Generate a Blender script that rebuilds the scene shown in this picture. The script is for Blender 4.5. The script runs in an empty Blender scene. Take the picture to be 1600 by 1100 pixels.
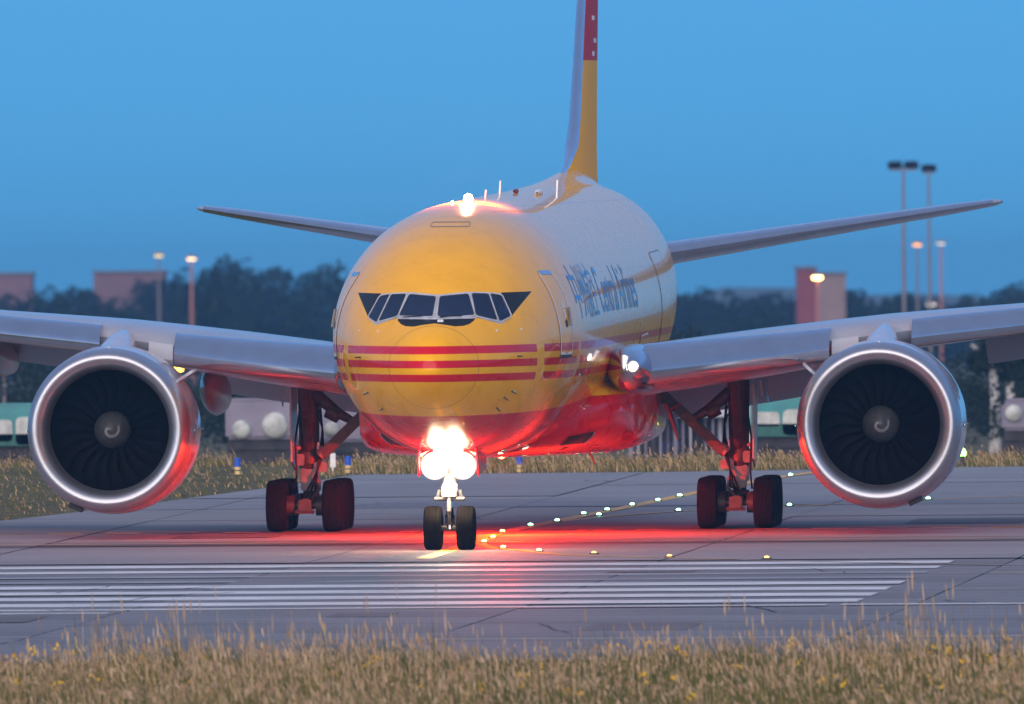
import bpy, bmesh, math, random
import numpy as np
from mathutils import Vector, Matrix
R = math.radians
random.seed(7); RNG = np.random.default_rng(11)
SC = bpy.context.scene; COLL = SC.collection

# ------------------------------------------------------------------ camera, sky, light, exposure
FPX, CW = 33913.09, 1600.0                       # focal length in photo pixels: a very long telephoto
PITCH, ROLL = -0.00103, 0.0085                   # the camera looks a hair down and is rolled by half a degree
CAMZ = 5.5                                       # height above the runway in front of the jet
cp, sp, cr, sr = math.cos(PITCH), math.sin(PITCH), math.cos(ROLL), math.sin(ROLL)
ry = Matrix(((cr,0,-sr),(0,1,0),(sr,0,cr))); rx = Matrix(((1,0,0),(0,cp,sp),(0,-sp,cp)))
W2C = ry @ rx                                    # world directions -> camera frame (x right, y forward, z up)
C2W = W2C.transposed()
cam_d = bpy.data.cameras.new('camera'); cam = bpy.data.objects.new('camera', cam_d); COLL.objects.link(cam)
ex, ey, ez = C2W.col[0], C2W.col[1], C2W.col[2]
cam.matrix_world = Matrix.Translation((0,0,CAMZ)) @ Matrix((ex, ez, -ey)).transposed().to_4x4()
cam_d.sensor_width = 36.0; cam_d.lens = FPX / CW * 36.0
cam_d.clip_start = 5; cam_d.clip_end = 40000
cam_d.dof.use_dof = True; cam_d.dof.focus_distance = 533; cam_d.dof.aperture_fstop = 3.5
SC.camera = cam

SUN_EL, SUN_AZ = 4.0, 194.0                      # low sun behind the camera, to its left (azimuth from +Y, clockwise)
world = bpy.data.worlds.new('World'); SC.world = world; world.use_nodes = True
wn = world.node_tree; bg = wn.nodes['Background']
sky = wn.nodes.new('ShaderNodeTexSky'); sky.sky_type = 'NISHITA'; sky.sun_disc = False
sky.sun_elevation = R(SUN_EL); sky.sun_rotation = R(SUN_AZ); sky.air_density = 1.0; sky.dust_density = 0.3; sky.ozone_density = 6.0
tc_ = wn.nodes.new('ShaderNodeTexCoord'); lift = wn.nodes.new('ShaderNodeVectorMath'); lift.operation = 'ADD'; lift.inputs[1].default_value = (0, 0, .15)
wn.links.new(tc_.outputs['Generated'], lift.inputs[0]); wn.links.new(lift.outputs[0], sky.inputs[0])   # thick air: the colours of the sky a few degrees up reach the horizon
tint = wn.nodes.new('ShaderNodeMix'); tint.data_type = 'RGBA'; tint.blend_type = 'MULTIPLY'; tint.inputs[0].default_value = 1; tint.inputs[7].default_value = (1.34, .82, .66, 1)
wn.links.new(sky.outputs[0], tint.inputs[6])
def wmath(op, a, b=None):
    o = wn.nodes.new('ShaderNodeMath'); o.operation = op
    for i, v in enumerate((a, b)):
        if v is None: continue
        if isinstance(v, (int, float)): o.inputs[i].default_value = v
        else: wn.links.new(v, o.inputs[i])
    return o.outputs[0]
wdot = wn.nodes.new('ShaderNodeVectorMath'); wdot.operation = 'DOT_PRODUCT'; wdot.inputs[1].default_value = (math.sin(R(SUN_AZ)), math.cos(R(SUN_AZ)), 0)
wn.links.new(tc_.outputs['Generated'], wdot.inputs[0]); wsep = wn.nodes.new('ShaderNodeSeparateXYZ'); wn.links.new(tc_.outputs['Generated'], wsep.inputs[0])
el_ = wmath('DIVIDE', wsep.outputs[2], .22)
glow = wmath('MULTIPLY', wmath('POWER', wmath('MAXIMUM', wdot.outputs['Value'], 0), 1.6), wmath('POWER', 2.718, wmath('MULTIPLY', wmath('MULTIPLY', el_, el_), -1)))
gcol = wn.nodes.new('ShaderNodeMix'); gcol.data_type = 'RGBA'; gcol.blend_type = 'ADD'; gcol.inputs[7].default_value = (2.7, 2.15, 1.75, 1)   # afterglow low in the west
wn.links.new(glow, gcol.inputs[0]); wn.links.new(tint.outputs[2], gcol.inputs[6]); up_ = wmath('MAXIMUM', wsep.outputs[2], 0); vault = wmath('DIVIDE', up_, wmath('ADD', up_, .22))
vcol = wn.nodes.new('ShaderNodeMix'); vcol.data_type = 'RGBA'; vcol.blend_type = 'ADD'; vcol.inputs[7].default_value = (.62, .66, .86, 1)    # pale lavender light of the upper twilight sky
wn.links.new(vault, vcol.inputs[0]); wn.links.new(gcol.outputs[2], vcol.inputs[6]); wn.links.new(vcol.outputs[2], bg.inputs[0]); bg.inputs[1].default_value = 0.12
sl = bpy.data.lights.new('sun', 'SUN'); sl.energy = 1.1; sl.angle = R(95); sl.color = (1.0, .83, .68)
sun = bpy.data.objects.new('sun', sl); COLL.objects.link(sun)
sd = Vector((math.sin(R(SUN_AZ))*math.cos(R(15)), math.cos(R(SUN_AZ))*math.cos(R(15)), math.sin(R(15))))
sun.rotation_euler = sd.to_track_quat('Z', 'Y').to_euler(); sun.location = (0, 0, 60)
vs = SC.view_settings; vs.view_transform = 'Standard'; vs.look = 'None'; vs.gamma = 1; vs.use_curve_mapping = False
vs.exposure = 1.9
SC.cycles.use_denoising = True
SC.cycles.max_bounces = 6; SC.cycles.volume_bounces = 0; SC.cycles.sample_clamp_indirect = 4

# the jet's own frame (x across, y aft from the nose tip, z up from its wheels); runway and taxiway share that frame
YAW = 0.0713; G = 0.0113 + PITCH
t_cam = Vector((-1.925, 521.5247, -4.8779))
MW = Matrix.Translation(Vector((0,0,CAMZ)) + C2W @ t_cam) @ Matrix.Rotation(G, 4, 'X') @ Matrix.Rotation(-YAW, 4, 'Z')
def at(px, py, dist):                            # a far point, from where the photo shows it and how far away it stands
    return Vector((0,0,CAMZ)) + C2W @ (Vector(((px-800)/FPX, 1, -(py-550)/FPX)) * dist)
FAR_Z = CAMZ - 5.64                              # level of the low ground beyond the airfield

# ------------------------------------------------------------------ materials
MATS = {}
class NT:
    def __init__(s, name):
        s.m = bpy.data.materials.new(name); s.m.use_nodes = True; s.t = s.m.node_tree; s.b = s.t.nodes['Principled BSDF']
    def n(s, typ, **k):
        o = s.t.nodes.new(typ)
        for a, v in k.items(): setattr(o, a, v)
        return o
    def L(s, a, b): s.t.links.new(a, b)
    def math(s, op, a, b=None, c=None):
        o = s.n('ShaderNodeMath', operation=op)
        for i, v in enumerate((a, b, c)):
            if v is None: continue
            if isinstance(v, (int, float)): o.inputs[i].default_value = v
            else: s.L(v, o.inputs[i])
        return o.outputs[0]
    def band(s, v, lo, hi): return s.math('MULTIPLY', s.math('GREATER_THAN', v, lo), s.math('LESS_THAN', v, hi))
    def mix(s, f, a, b):
        o = s.n('ShaderNodeMix', data_type='RGBA')
        for i, v in ((0, f), (6, a), (7, b)):
            if isinstance(v, (int, float)): o.inputs[i].default_value = v
            elif isinstance(v, tuple): o.inputs[i].default_value = (*v, 1)
            else: s.L(v, o.inputs[i])
        return o.outputs[2]
    def noise(s, vec, scale, detail=4, rough=.55):
        o = s.n('ShaderNodeTexNoise'); o.inputs['Scale'].default_value = scale; o.inputs['Detail'].default_value = detail
        o.inputs['Roughness'].default_value = rough
        if vec is not None: s.L(vec, o.inputs['Vector'])
        return o.outputs['Fac']
    def ramp(s, f, lo, hi):
        o = s.n('ShaderNodeMapRange'); o.inputs[1].default_value = lo; o.inputs[2].default_value = hi; s.L(f, o.inputs[0]); return o.outputs[0]
    def coord(s, scale=(1,1,1), which='Object'):
        o = s.n('ShaderNodeTexCoord'); mp = s.n('ShaderNodeMapping'); mp.inputs['Scale'].default_value = scale
        s.L(o.outputs[which], mp.inputs['Vector']); return mp.outputs[0]
    def bump(s, h, strength, dist):
        o = s.n('ShaderNodeBump'); o.inputs['Strength'].default_value = strength; o.inputs['Distance'].default_value = dist
        s.L(h, o.inputs['Height']); s.L(o.outputs[0], s.b.inputs['Normal'])
    def set(s, **k):
        nm = dict(col='Base Color', rough='Roughness', metal='Metallic', coat='Coat Weight', coatr='Coat Roughness', spec='Specular IOR Level')
        for a, v in k.items():
            i = s.b.inputs[nm[a]]
            if isinstance(v, tuple): i.default_value = (*v, 1)
            elif isinstance(v, (int, float)): i.default_value = v
            else: s.L(v, i)
def simple(name, col, rough=.5, metal=0, coat=0, var=.15, scale=3.0, bump=0, spec=.5):
    if name in MATS: return MATS[name]
    t = NT(name); t.set(rough=rough, metal=metal, coat=coat, coatr=.05, spec=spec)
    nz = t.noise(t.coord(), scale); lo = tuple(c*(1-var) for c in col); hi = tuple(min(1, c*(1+var)) for c in col)
    t.set(col=t.mix(t.ramp(nz, .3, .7), lo, hi))
    if bump: t.bump(nz, bump, .02)
    MATS[name] = t.m; return t.m
def emit(name, col, strength):
    if name in MATS: return MATS[name]
    t = NT(name); t.set(col=(.02,.02,.02)); t.b.inputs['Emission Color'].default_value = (*col, 1); t.b.inputs['Emission Strength'].default_value = strength
    MATS[name] = t.m; return t.m

YELLOW, RED = (.93, .44, .004), (.56, .004, .014)
def livery():
    t = NT('livery_paint'); co = t.n('ShaderNodeTexCoord').outputs['Object']
    sx = t.n('ShaderNodeSeparateXYZ'); t.L(co, sx.inputs[0]); y, z = sx.outputs[1], sx.outputs[2]
    nz = t.noise(co, 1.3, 5); fine = t.noise(t.coord((1, .25, 3)), 5, 4)
    yel = t.mix(t.ramp(nz, .35, .7), tuple(c*.9 for c in YELLOW), YELLOW)
    red = t.mix(t.ramp(nz, .35, .7), RED, tuple(c*1.15 for c in RED))
    st = None
    for lo, hi in ((4.82,5.01),(4.485,4.665),(4.15,4.33)):
        b = t.band(z, lo, hi); st = b if st is None else t.math('ADD', st, b)
    lean = t.math('MULTIPLY_ADD', z, .2, y)                     # the breaks in the stripes lean back
    for lo, hi in ((5.0,5.52),(9.5,9.95)):
        st = t.math('MULTIPLY', st, t.math('SUBTRACT', 1, t.band(lean, lo, hi)))
    st = t.math('MULTIPLY', st, t.math('LESS_THAN', y, 61))
    belly = t.math('LESS_THAN', z, t.math('MULTIPLY_ADD', y, .0135, 3.285))
    col = t.mix(st, yel, red); col = t.mix(belly, col, red)
    col = t.mix(t.math('MULTIPLY', t.ramp(fine, .55, .8), .05), col, (.16,.10,.05))
    seams = t.math('MAXIMUM', t.math('LESS_THAN', t.math('PINGPONG', y, 1.32), .011), t.math('MULTIPLY', t.math('LESS_THAN', t.math('PINGPONG', z, .83), .008), t.math('GREATER_THAN', y, 6.5)))
    col = t.mix(t.math('MULTIPLY', t.math('MULTIPLY', seams, t.math('GREATER_THAN', y, 7.8)), .38), col, (.10,.05,.03))
    t.set(col=col, rough=t.math('MULTIPLY_ADD', nz, .08, .24), coat=.55, coatr=.025, spec=.10)
    return t.m
def concrete(name, base, streak):
    t = NT(name); co = t.coord(); inf = t.n('ShaderNodeObjectInfo').outputs['Random']
    sx = t.n('ShaderNodeSeparateXYZ'); t.L(t.n('ShaderNodeTexCoord').outputs['Object'], sx.inputs[0])
    n1 = t.noise(co, .12, 6, .6); n2 = t.noise(co, 2.2, 6, .7); n3 = t.noise(t.coord((.03, 1.1, 1)), 1.0, 5, .65)
    col = t.mix(t.ramp(n1, .3, .7), tuple(c*.82 for c in base), tuple(c*1.12 for c in base))
    col = t.mix(t.math('MULTIPLY', t.ramp(n2, .45, .8), .35), col, tuple(c*.6 for c in base))
    col = t.mix(t.math('MULTIPLY', t.ramp(n3, .45, .64), streak), col, (.035,.036,.04))
    col = t.mix(t.math('MULTIPLY', inf, .22), col, tuple(c*.62 for c in base))
    t.set(col=col, rough=.75, spec=.16); t.bump(n2, .3, .01)
    return t.m
def paint_mark(name, col, worn):
    t = NT(name); n1 = t.noise(t.coord((.25,1,1)), 1.6, 7, .7)
    t.set(col=t.mix(t.ramp(n1, worn-.16, worn+.14), (.20,.20,.21), col), rough=.55); MATS[name] = t.m; return t.m
def island(name, cols, rough=.8, trans=0):
    t = NT(name); g = t.n('ShaderNodeNewGeometry').outputs['Random Per Island']; r = t.n('ShaderNodeValToRGB')
    e = r.color_ramp.elements; e[0].position = 0; e[0].color = (*cols[0], 1); e[1].position = 1; e[1].color = (*cols[-1], 1)
    for i, c in enumerate(cols[1:-1]):
        q = e.new((i+1)/(len(cols)-1)); q.color = (*c, 1)
    t.L(g, r.inputs[0]); t.set(col=r.outputs[0], rough=rough, spec=.08); return t.m

M_LIV = livery()
M_METAL = simple('polished_metal', (.54,.57,.64), .19, 1.0, var=.06, scale=2)
M_LIP = simple('satin_metal', (.46,.48,.53), .38, .95, var=.06, scale=2)
M_GREY = simple('grey_wing_paint', (.29,.32,.39), .30, 0, .5, var=.07, scale=1.2)
M_NAC = simple('nacelle_paint', (.42,.44,.50), .26, 0, .8, var=.05, scale=1.2)
M_UNDER = simple('wing_underside_paint', (.20,.205,.23), .30, 0, .5, var=.12)
M_DARK = simple('inlet_black', (.005,.005,.005), .55, 0, var=.2)
M_BLADE = simple('fan_blade_titanium', (.012,.011,.012), .36, .5, var=.2)
M_SPIN = simple('spinner_grey', (.042,.044,.046), .42, 0, var=.25, scale=8)
M_WHITE = simple('white_paint', (.78,.78,.76), .4)
M_BLACK = simple('black_paint', (.009,.008,.009), .4, spec=.25)
M_FRAME = simple('window_frame_metal', (.55,.55,.58), .4, .2)
M_GLASS = simple('cockpit_glass', (.004,.010,.04), .05, 0, 0, var=.5, scale=4, spec=.35)
M_SEAL = simple('window_seal', (.03,.03,.035), .6)
M_BLUE = simple('blue_lettering', (.05,.25,.58), .5, 0, .25, spec=.3)
M_TYRE = simple('tyre_rubber', (.006,.0056,.0056), .8, var=.4, scale=5, spec=.06)
M_GEAR = simple('gear_steel', (.17,.17,.18), .42, .25, var=.3, scale=4)
M_GDARK = simple('gear_dark', (.05,.047,.047), .5, .2, var=.4, scale=5)
M_CHROME = simple('chrome', (.75,.75,.77), .12, 1)
def lamp_face():
    t = NT('landing_lamp_glare'); uv = t.n('ShaderNodeTexCoord').outputs['Object']; ln = t.n('ShaderNodeVectorMath', operation='LENGTH'); t.L(uv, ln.inputs[0])
    q = t.math('DIVIDE', ln.outputs['Value'], .125); e = t.math('POWER', 2.718, t.math('MULTIPLY', t.math('MULTIPLY', q, q), -1))  # soft warm falloff: the lamps' glare is put into the lens emission
    t.set(col=(.5,.45,.4), metal=.8, rough=.3); t.L(t.mix(t.math('MINIMUM', e, 1), (1,.55,.22), (1,.92,.78)), t.b.inputs['Emission Color'])
    t.L(t.math('MULTIPLY_ADD', e, 70, .05), t.b.inputs['Emission Strength']); return t.m
M_LAMP = lamp_face()
M_LAMP2 = emit('root_lamp', (1.0,.80,.45), 2.2)
M_BCN = emit('beacon_flash', (1.0,.40,.12), 22)
M_BCN2 = emit('belly_beacon_flash', (1.0,.02,.006), 40)
M_RDK = simple('red_blade', (.30,.02,.02), .5)

# ------------------------------------------------------------------ mesh helpers
class MB:
    def __init__(s): s.v = []; s.f = []; s.mi = []; s.cur = 0
    def grid(s, rows, cu=False, cv=False, cap0=False, cap1=False):
        o = len(s.v); n = len(rows[0]); m = len(rows)
        for r in rows: s.v += [tuple(p) for p in r]
        for i in range(m if cv else m-1):
            for j in range(n if cu else n-1):
                a, b = i, (i+1) % m; c, d = j, (j+1) % n
                s.f.append((o+a*n+c, o+a*n+d, o+b*n+d, o+b*n+c)); s.mi.append(s.cur)
        if cap0: s.f.append(tuple(o+j for j in range(n))[::-1]); s.mi.append(s.cur)
        if cap1: s.f.append(tuple(o+(m-1)*n+j for j in range(n))); s.mi.append(s.cur)
        return s
    def lathe(s, prof, n=32, c=(0,0,0), axis='y', cap0=False, cap1=False, closed=False):
        rows = []
        for a, r in prof:
            row = []
            for k in range(n):
                t = 2*math.pi*k/n; u, w = r*math.cos(t), r*math.sin(t)
                p = (u, a, w) if axis == 'y' else ((a, u, w) if axis == 'x' else (u, w, a))
                row.append((p[0]+c[0], p[1]+c[1], p[2]+c[2]))
            rows.append(row)
        return s.grid(rows, cu=True, cv=closed, cap0=cap0, cap1=cap1)
    def tube(s, pts, rad, n=10, cap=True):
        pts = [Vector(p) for p in pts]; rows = []
        rad = [rad]*len(pts) if isinstance(rad, (int, float)) else rad
        for i, p in enumerate(pts):
            d = (pts[min(i+1, len(pts)-1)]-pts[max(i-1, 0)]).normalized()
            u = d.cross(Vector((0,0,1)) if abs(d.z) < .9 else Vector((1,0,0))).normalized(); w = d.cross(u)
            rows.append([p+(u*math.cos(2*math.pi*k/n)+w*math.sin(2*math.pi*k/n))*rad[i] for k in range(n)])
        return s.grid(rows, cu=True, cap0=cap, cap1=cap)
    def box(s, c, size, rot=None):
        h = [Vector((x*size[0]/2, y*size[1]/2, z*size[2]/2)) for z in (-1,1) for y in (-1,1) for x in (-1,1)]
        if rot: h = [rot @ p for p in h]
        o = len(s.v); s.v += [tuple(Vector(c)+p) for p in h]
        for q in ((0,2,3,1),(4,5,7,6),(0,1,5,4),(2,6,7,3),(0,4,6,2),(1,3,7,5)): s.f.append(tuple(o+i for i in q)); s.mi.append(s.cur)
        return s
    def prism(s, poly, d):                                       # polygon (3-D points) pushed along vector d
        o = len(s.v); n = len(poly); d = Vector(d)
        s.v += [tuple(p) for p in poly]+[tuple(Vector(p)+d) for p in poly]
        s.f.append(tuple(range(o, o+n))[::-1]); s.f.append(tuple(range(o+n, o+2*n))); s.mi += [s.cur]*2
        for i in range(n):
            j = (i+1) % n; s.f.append((o+i, o+j, o+n+j, o+n+i)); s.mi.append(s.cur)
        return s
    def mesh(s, name, mats, sharp=38, recalc=True, bevel=0):
        me = bpy.data.meshes.new(name); me.from_pydata(s.v, [], s.f)
        for m in (mats if isinstance(mats, (list, tuple)) else [mats]): me.materials.append(m)
        me.polygons.foreach_set('material_index', s.mi); me.update()
        if recalc or bevel:
            b = bmesh.new(); b.from_mesh(me)
            if bevel: bmesh.ops.bevel(b, geom=b.edges[:], offset=bevel, segments=2, affect='EDGES', clamp_overlap=True)
            if recalc: bmesh.ops.recalc_face_normals(b, faces=b.faces[:])
            b.to_mesh(me); b.free()
        if sharp:
            me.polygons.foreach_set('use_smooth', [True]*len(me.polygons)); me.set_sharp_from_angle(angle=R(sharp))
        return me
    def build(s, name, mats, parent=None, **k):
        o = bpy.data.objects.new(name, s.mesh(name, mats, **k)); COLL.objects.link(o)
        if parent: o.parent = parent
        return o
def tag(o, label=None, cat=None, group=None, kind=None):
    if label: o['label'] = label
    if cat: o['category'] = cat
    if group: o['group'] = group
    if kind: o['kind'] = kind
    return o
def empty(name, m=None, parent=None):
    o = bpy.data.objects.new(name, None); COLL.objects.link(o)
    if m is not None: o.matrix_world = m
    if parent: o.parent = parent
    return o
def copy(o, parent=None, loc=None):
    c = o.copy(); COLL.objects.link(c)
    if parent: c.parent = parent
    if loc is not None: c.location = loc
    for ch in list(o.children): copy(ch, c)
    return c
def raw(name, v, f, mats, mi=None, smooth=False):               # big meshes straight from arrays of quads or triangles
    me = bpy.data.meshes.new(name); v = np.asarray(v, np.float32); f = np.asarray(f, np.int32); k = f.shape[1]
    me.vertices.add(len(v)); me.vertices.foreach_set('co', v.ravel()); me.loops.add(f.size); me.loops.foreach_set('vertex_index', f.ravel())
    me.polygons.add(len(f)); me.polygons.foreach_set('loop_start', np.arange(0, f.size, k, dtype=np.int32))
    for m in (mats if isinstance(mats, (list, tuple)) else [mats]): me.materials.append(m)
    if mi is not None: me.polygons.foreach_set('material_index', np.asarray(mi, np.int32))
    if smooth: me.polygons.foreach_set('use_smooth', np.ones(len(f), bool))
    me.update(calc_edges=True); return me

# ------------------------------------------------------------------ ground, runway, taxiway (all in the jet's frame MW)
def profile(s):                                                 # flat airfield, dropping to low ground behind it
    if s < 136: return -.06
    t = min((s-136)/75, 1); t = t*t*(3-2*t)
    return -.06 - 2.75*t - max(0, s-150)*G*min(1, max(0,(s-136)/75))
m_ter = NT('field_soil'); tn = m_ter.noise(m_ter.coord(), .35, 7, .65); tn2 = m_ter.noise(m_ter.coord((.3,1,1)), 2.0, 5)
tc = m_ter.mix(m_ter.ramp(tn, .35, .65), (.055,.062,.025), (.16,.13,.065)); tc = m_ter.mix(m_ter.ramp(tn2,.4,.75), tc, (.10,.10,.045))
m_ter.set(col=tc, rough=.95, spec=.2); m_ter.bump(tn2, .6, .2)
ss = [-620,-300,-140,-110,-99,-60,0,60,110]+list(range(118,216,6))+[240,300,500,1000,2500,6000,14000]
xs = [-4000,-1500,-400,-120,-60,-30,0,30,60,120,400,1500,4000]
ter = MB().grid([[(x*(1+max(0,s)/2500), s, profile(s)) for x in xs] for s in ss])
te = ter.build('ground', m_ter.m, sharp=0); te.matrix_world = MW; tag(te, kind='structure')
for p in te.data.polygons: p.use_smooth = True

m_run = concrete('runway_concrete', (.225,.24,.272), .75)
m_twy = concrete('taxiway_concrete', (.27,.278,.31), .22)
m_tar = simple('joint_tar', (.022,.022,.024), .7)
GX, GS = .05, .42
def slabs(parent, rows, cols, m, keep=lambda x, s: True):
    cache = {}
    for (s0, s1) in zip(rows, rows[1:]):
        for (x0, x1) in zip(cols, cols[1:]):
            if not keep((x0+x1)/2, (s0+s1)/2): continue
            key = (round(x1-x0,3), round(s1-s0,3))
            if key not in cache:
                w, d = (x1-x0-GX)/2, (s1-s0-GS)/2; b = MB(); b.box((0,0,-.12), (2*w, 2*d, .24)); cache[key] = b.mesh('slab', m, sharp=0)
            o = bpy.data.objects.new('slab', cache[key]); COLL.objects.link(o); o.parent = parent
            o.location = ((x0+x1)/2, (s0+s1)/2, -random.uniform(0, .014)); o.rotation_euler = (random.gauss(0, .0009), random.gauss(0, .0007), 0)
cols = [-2.4+8.44*k for k in range(-8, 9)]
rb = MB().box((0,-52,-.10), (400, 92.6, .1)); runway = rb.build('runway', m_tar, sharp=0); runway.matrix_world = MW
tag(runway, kind='structure')
slabs(runway, [-98,-82.2,-68.4,-55.6,-39,-23,-8], cols, m_run)
for sgn in (-1, 1):                                              # plain pavement beyond the slabs one can see
    x0 = cols[-1] if sgn > 0 else cols[0]
    MB().box((x0+sgn*62, -53, -.13), (123.9, 90, .24)).build('outer_pavement', m_run, runway, sharp=0)
def left_edge(s): return -11.2 if s > 112 else -11.2 - 3.9*max(0, min(1,(112-s)/64))**1.3 - max(0, 49-s)**1.75*.055
tb = MB(); lo = list(np.linspace(-5.7, 118, 26)); far = lambda x: 115.5+max(0, x+4)*.45
rows = []
for k, s in enumerate(lo):
    a = left_edge(s); rows.append([(a+(75-a)*u, s if k < 25 else far(a+(75-a)*u), -.05) for u in np.linspace(0, 1, 24)])
tb.grid(rows); taxi = tb.build('taxiway', m_tar, sharp=0); taxi.matrix_world = MW; tag(taxi, kind='structure')
# taxiway slabs: strips clipped to the curved edge
trows = [-7.7, 11.8, 30.2, 46, 62, 78, 95, 118]; tcols = [-2.4+8.44*k for k in range(-6, 9)]
for (s0, s1) in zip(trows, trows[1:]):
    for (x0, x1) in zip(tcols, tcols[1:]):
        pts = []
        for s in np.linspace(s0+GS/2, s1-GS/2, 6): pts.append((max(x0+GX/2, left_edge(s)+.2), s))
        if pts[0][0] > x1-.3 and pts[-1][0] > x1-.3: continue
        r = []
        for a, s in pts:
            b_ = max(x1-GX/2, a+.01); sa, sb = (s, s) if s < 112 else (min(far(a)-.2, s+max(0,a+4)*.45), min(far(b_)-.2, s+max(0,b_+4)*.45))
            r.append([(a, sa, 0), (b_, sb, 0)])
        o = MB().grid(r).build('slab', m_twy, taxi, sharp=0); o.location = (0, 0, -random.uniform(0, .012))
        if o.data.polygons[0].normal.z < 0: o.data.flip_normals()
m_wmark = paint_mark('white_marking', (.76,.77,.78), .44); m_wfaint = paint_mark('white_marking_worn', (.45,.46,.48), .56)
m_ymark = paint_mark('yellow_marking', (.72,.40,.04), .40); m_yfaint = paint_mark('yellow_marking_worn', (.55,.30,.05), .55)
def mark(parent, name, x0, x1, s0, s1, m):
    o = MB().grid([[(x0, s0, .004), (x1, s0, .004)], [(x0, s1, .004), (x1, s1, .004)]]).build(name, m, parent, sharp=0); return o
for s, w, m in ((-11.7,2.7,m_wmark),(-17.4,2.4,m_wmark),(-22.8,1.6,m_wfaint),(-28,1.6,m_wfaint),(-33.2,2.9,m_wmark),(-39,2.9,m_wmark),(-44.7,3.0,m_wmark),(-50.4,3.0,m_wmark)):
    mark(runway, 'threshold_stripe', -17, 13.1, s-w/2, s+w/2, m)
mark(runway, 'edge_line', -150, 12.6, -55.2, -54.2, m_wmark); mark(runway, 'edge_line', 12.9, 150, -54.9, -53.9, m_wmark)
mark(runway, 'edge_line', -150, -2.6, -58.3, -57.4, m_wmark)
def jag(x0, s0, x1, s1, n, amp):
    return [(x0+(x1-x0)*k/n+random.gauss(0,amp), s0+(s1-s0)*k/n+random.gauss(0,amp*9)) for k in range(n+1)]
def ribbon(parent, name, pts, w, m, z=.004):
    pts = [Vector((*p, z)) for p in pts]; fine = []
    for i in range(len(pts)-1):                                  # Catmull-Rom
        p0, p1, p2, p3 = pts[max(i-1,0)], pts[i], pts[i+1], pts[min(i+2, len(pts)-1)]
        for k in range(8):
            t = k/8; fine.append(.5*((2*p1)+(p2-p0)*t+(2*p0-5*p1+4*p2-p3)*t*t+(3*p1-p0-3*p2+p3)*t**3))
    fine.append(pts[-1]); r = []
    for i, p in enumerate(fine):
        d = (fine[min(i+1,len(fine)-1)]-fine[max(i-1,0)]); n = Vector((-d.y, d.x, 0)).normalized()*w/2; r.append([p-n, p+n])
    o = MB().grid(r).build(name, m, parent, sharp=0)
    if o.data.polygons[0].normal.z < 0: o.data.flip_normals()
    return o
ribbon(taxi, 'centre_line', [(.1,-4),(-.05,12),(-.25,24),(-.1,34),(.28,46.7),(.81,64),(1.25,81),(2.1,104),(3.4,122)], .42, m_ymark)
ribbon(taxi, 'lead_off_line', [(.3,40.5),(.75,45),(1.55,49.6),(2.5,53.7),(5.1,59.9),(8.4,67.8),(14,79)], .22, m_ymark, .005)
ribbon(taxi, 'lead_on_line', [(-.28,24),(.1,14.5),(.9,8),(1.9,4.2),(3.2,-.6),(5.2,-4),(7.7,-7)], .30, m_ymark, .006)
ribbon(runway, 'lead_on_line', [(7.9,-8.3),(11,-12),(16,-17),(24,-22)], .3, m_yfaint, .008)
for k in range(16):                                              # sealed cracks
    x = random.uniform(-12, 17); s = random.uniform(-92, -14); dx = random.uniform(.4, 3.5)*random.choice((-1,1)); ribbon(runway, 'crack_seal', jag(x, s, x+dx, s+random.uniform(-9,9), 6, .06), random.uniform(.03,.07), m_tar, .006)
for k in range(9):
    x = random.uniform(-9, 14); s = random.uniform(34, 105); ribbon(taxi, 'crack_seal', jag(x, s, x+random.uniform(-4,4), s+random.uniform(-6,6), 6, .06), random.uniform(.03,.08), m_tar, .004)
m_patch = concrete('patch_concrete', (.17,.165,.18), .3)
for x, s, w, d in ((-5.2,-63,3.1,5.2),(9.8,-73,2.2,6),(3.1,-61,1.3,3.5),(-7,24,2.6,3),(11,38,3,7),(6.6,-19.5,2,3)): mark(runway if s < 0 else taxi, 'repair_patch', x-w/2, x+w/2, s-d/2, s+d/2, m_patch).location.z = -.001
for k in range(-24, 26):                                          # holding position: a broken and an unbroken line across the taxiway
    mark(taxi, 'holding_dash', k*1.5, k*1.5+.9, 28.6, 29.5, m_ymark if k % 3 else m_yfaint)
mark(taxi, 'holding_line', -34, 40, 14.9, 15.7, m_yfaint); mark(taxi, 'holding_line', -34, 40, 17.6, 18.1, m_yfaint)
mark(taxi, 'tar_band', -40, 60, 12.6, 13.6, m_tar)

# ------------------------------------------------------------------ the jet
HULL = [(0,4.46,4.46,0,4.46),(.25,4.90,4.06,.44,4.48),(.6,5.20,3.80,.74,4.50),(1.1,5.46,3.53,1.05,4.54),(1.8,5.76,3.26,1.43,4.60),
(2.6,6.14,3.00,1.79,4.70),(3.4,6.58,2.79,2.10,4.80),(4.4,7.10,2.58,2.40,4.90),(5.6,7.58,2.40,2.67,5.02),(7.2,7.98,2.26,2.90,5.14),
(9,8.24,2.17,3.04,5.22),(11,8.38,2.13,3.11,5.26),(13.5,8.45,2.13,3.13,5.29),(20,8.51,2.17,3.13,5.34),(40,8.71,2.34,3.10,5.50),
(44,8.77,2.55,3.07,5.6),(48,8.78,3.15,2.90,5.85),(52,8.71,4.0,2.52,6.25),(56,8.52,4.95,1.92,6.65),(60,8.16,5.9,1.13,7.0),(62.9,7.85,6.7,.4,7.25)]
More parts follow.
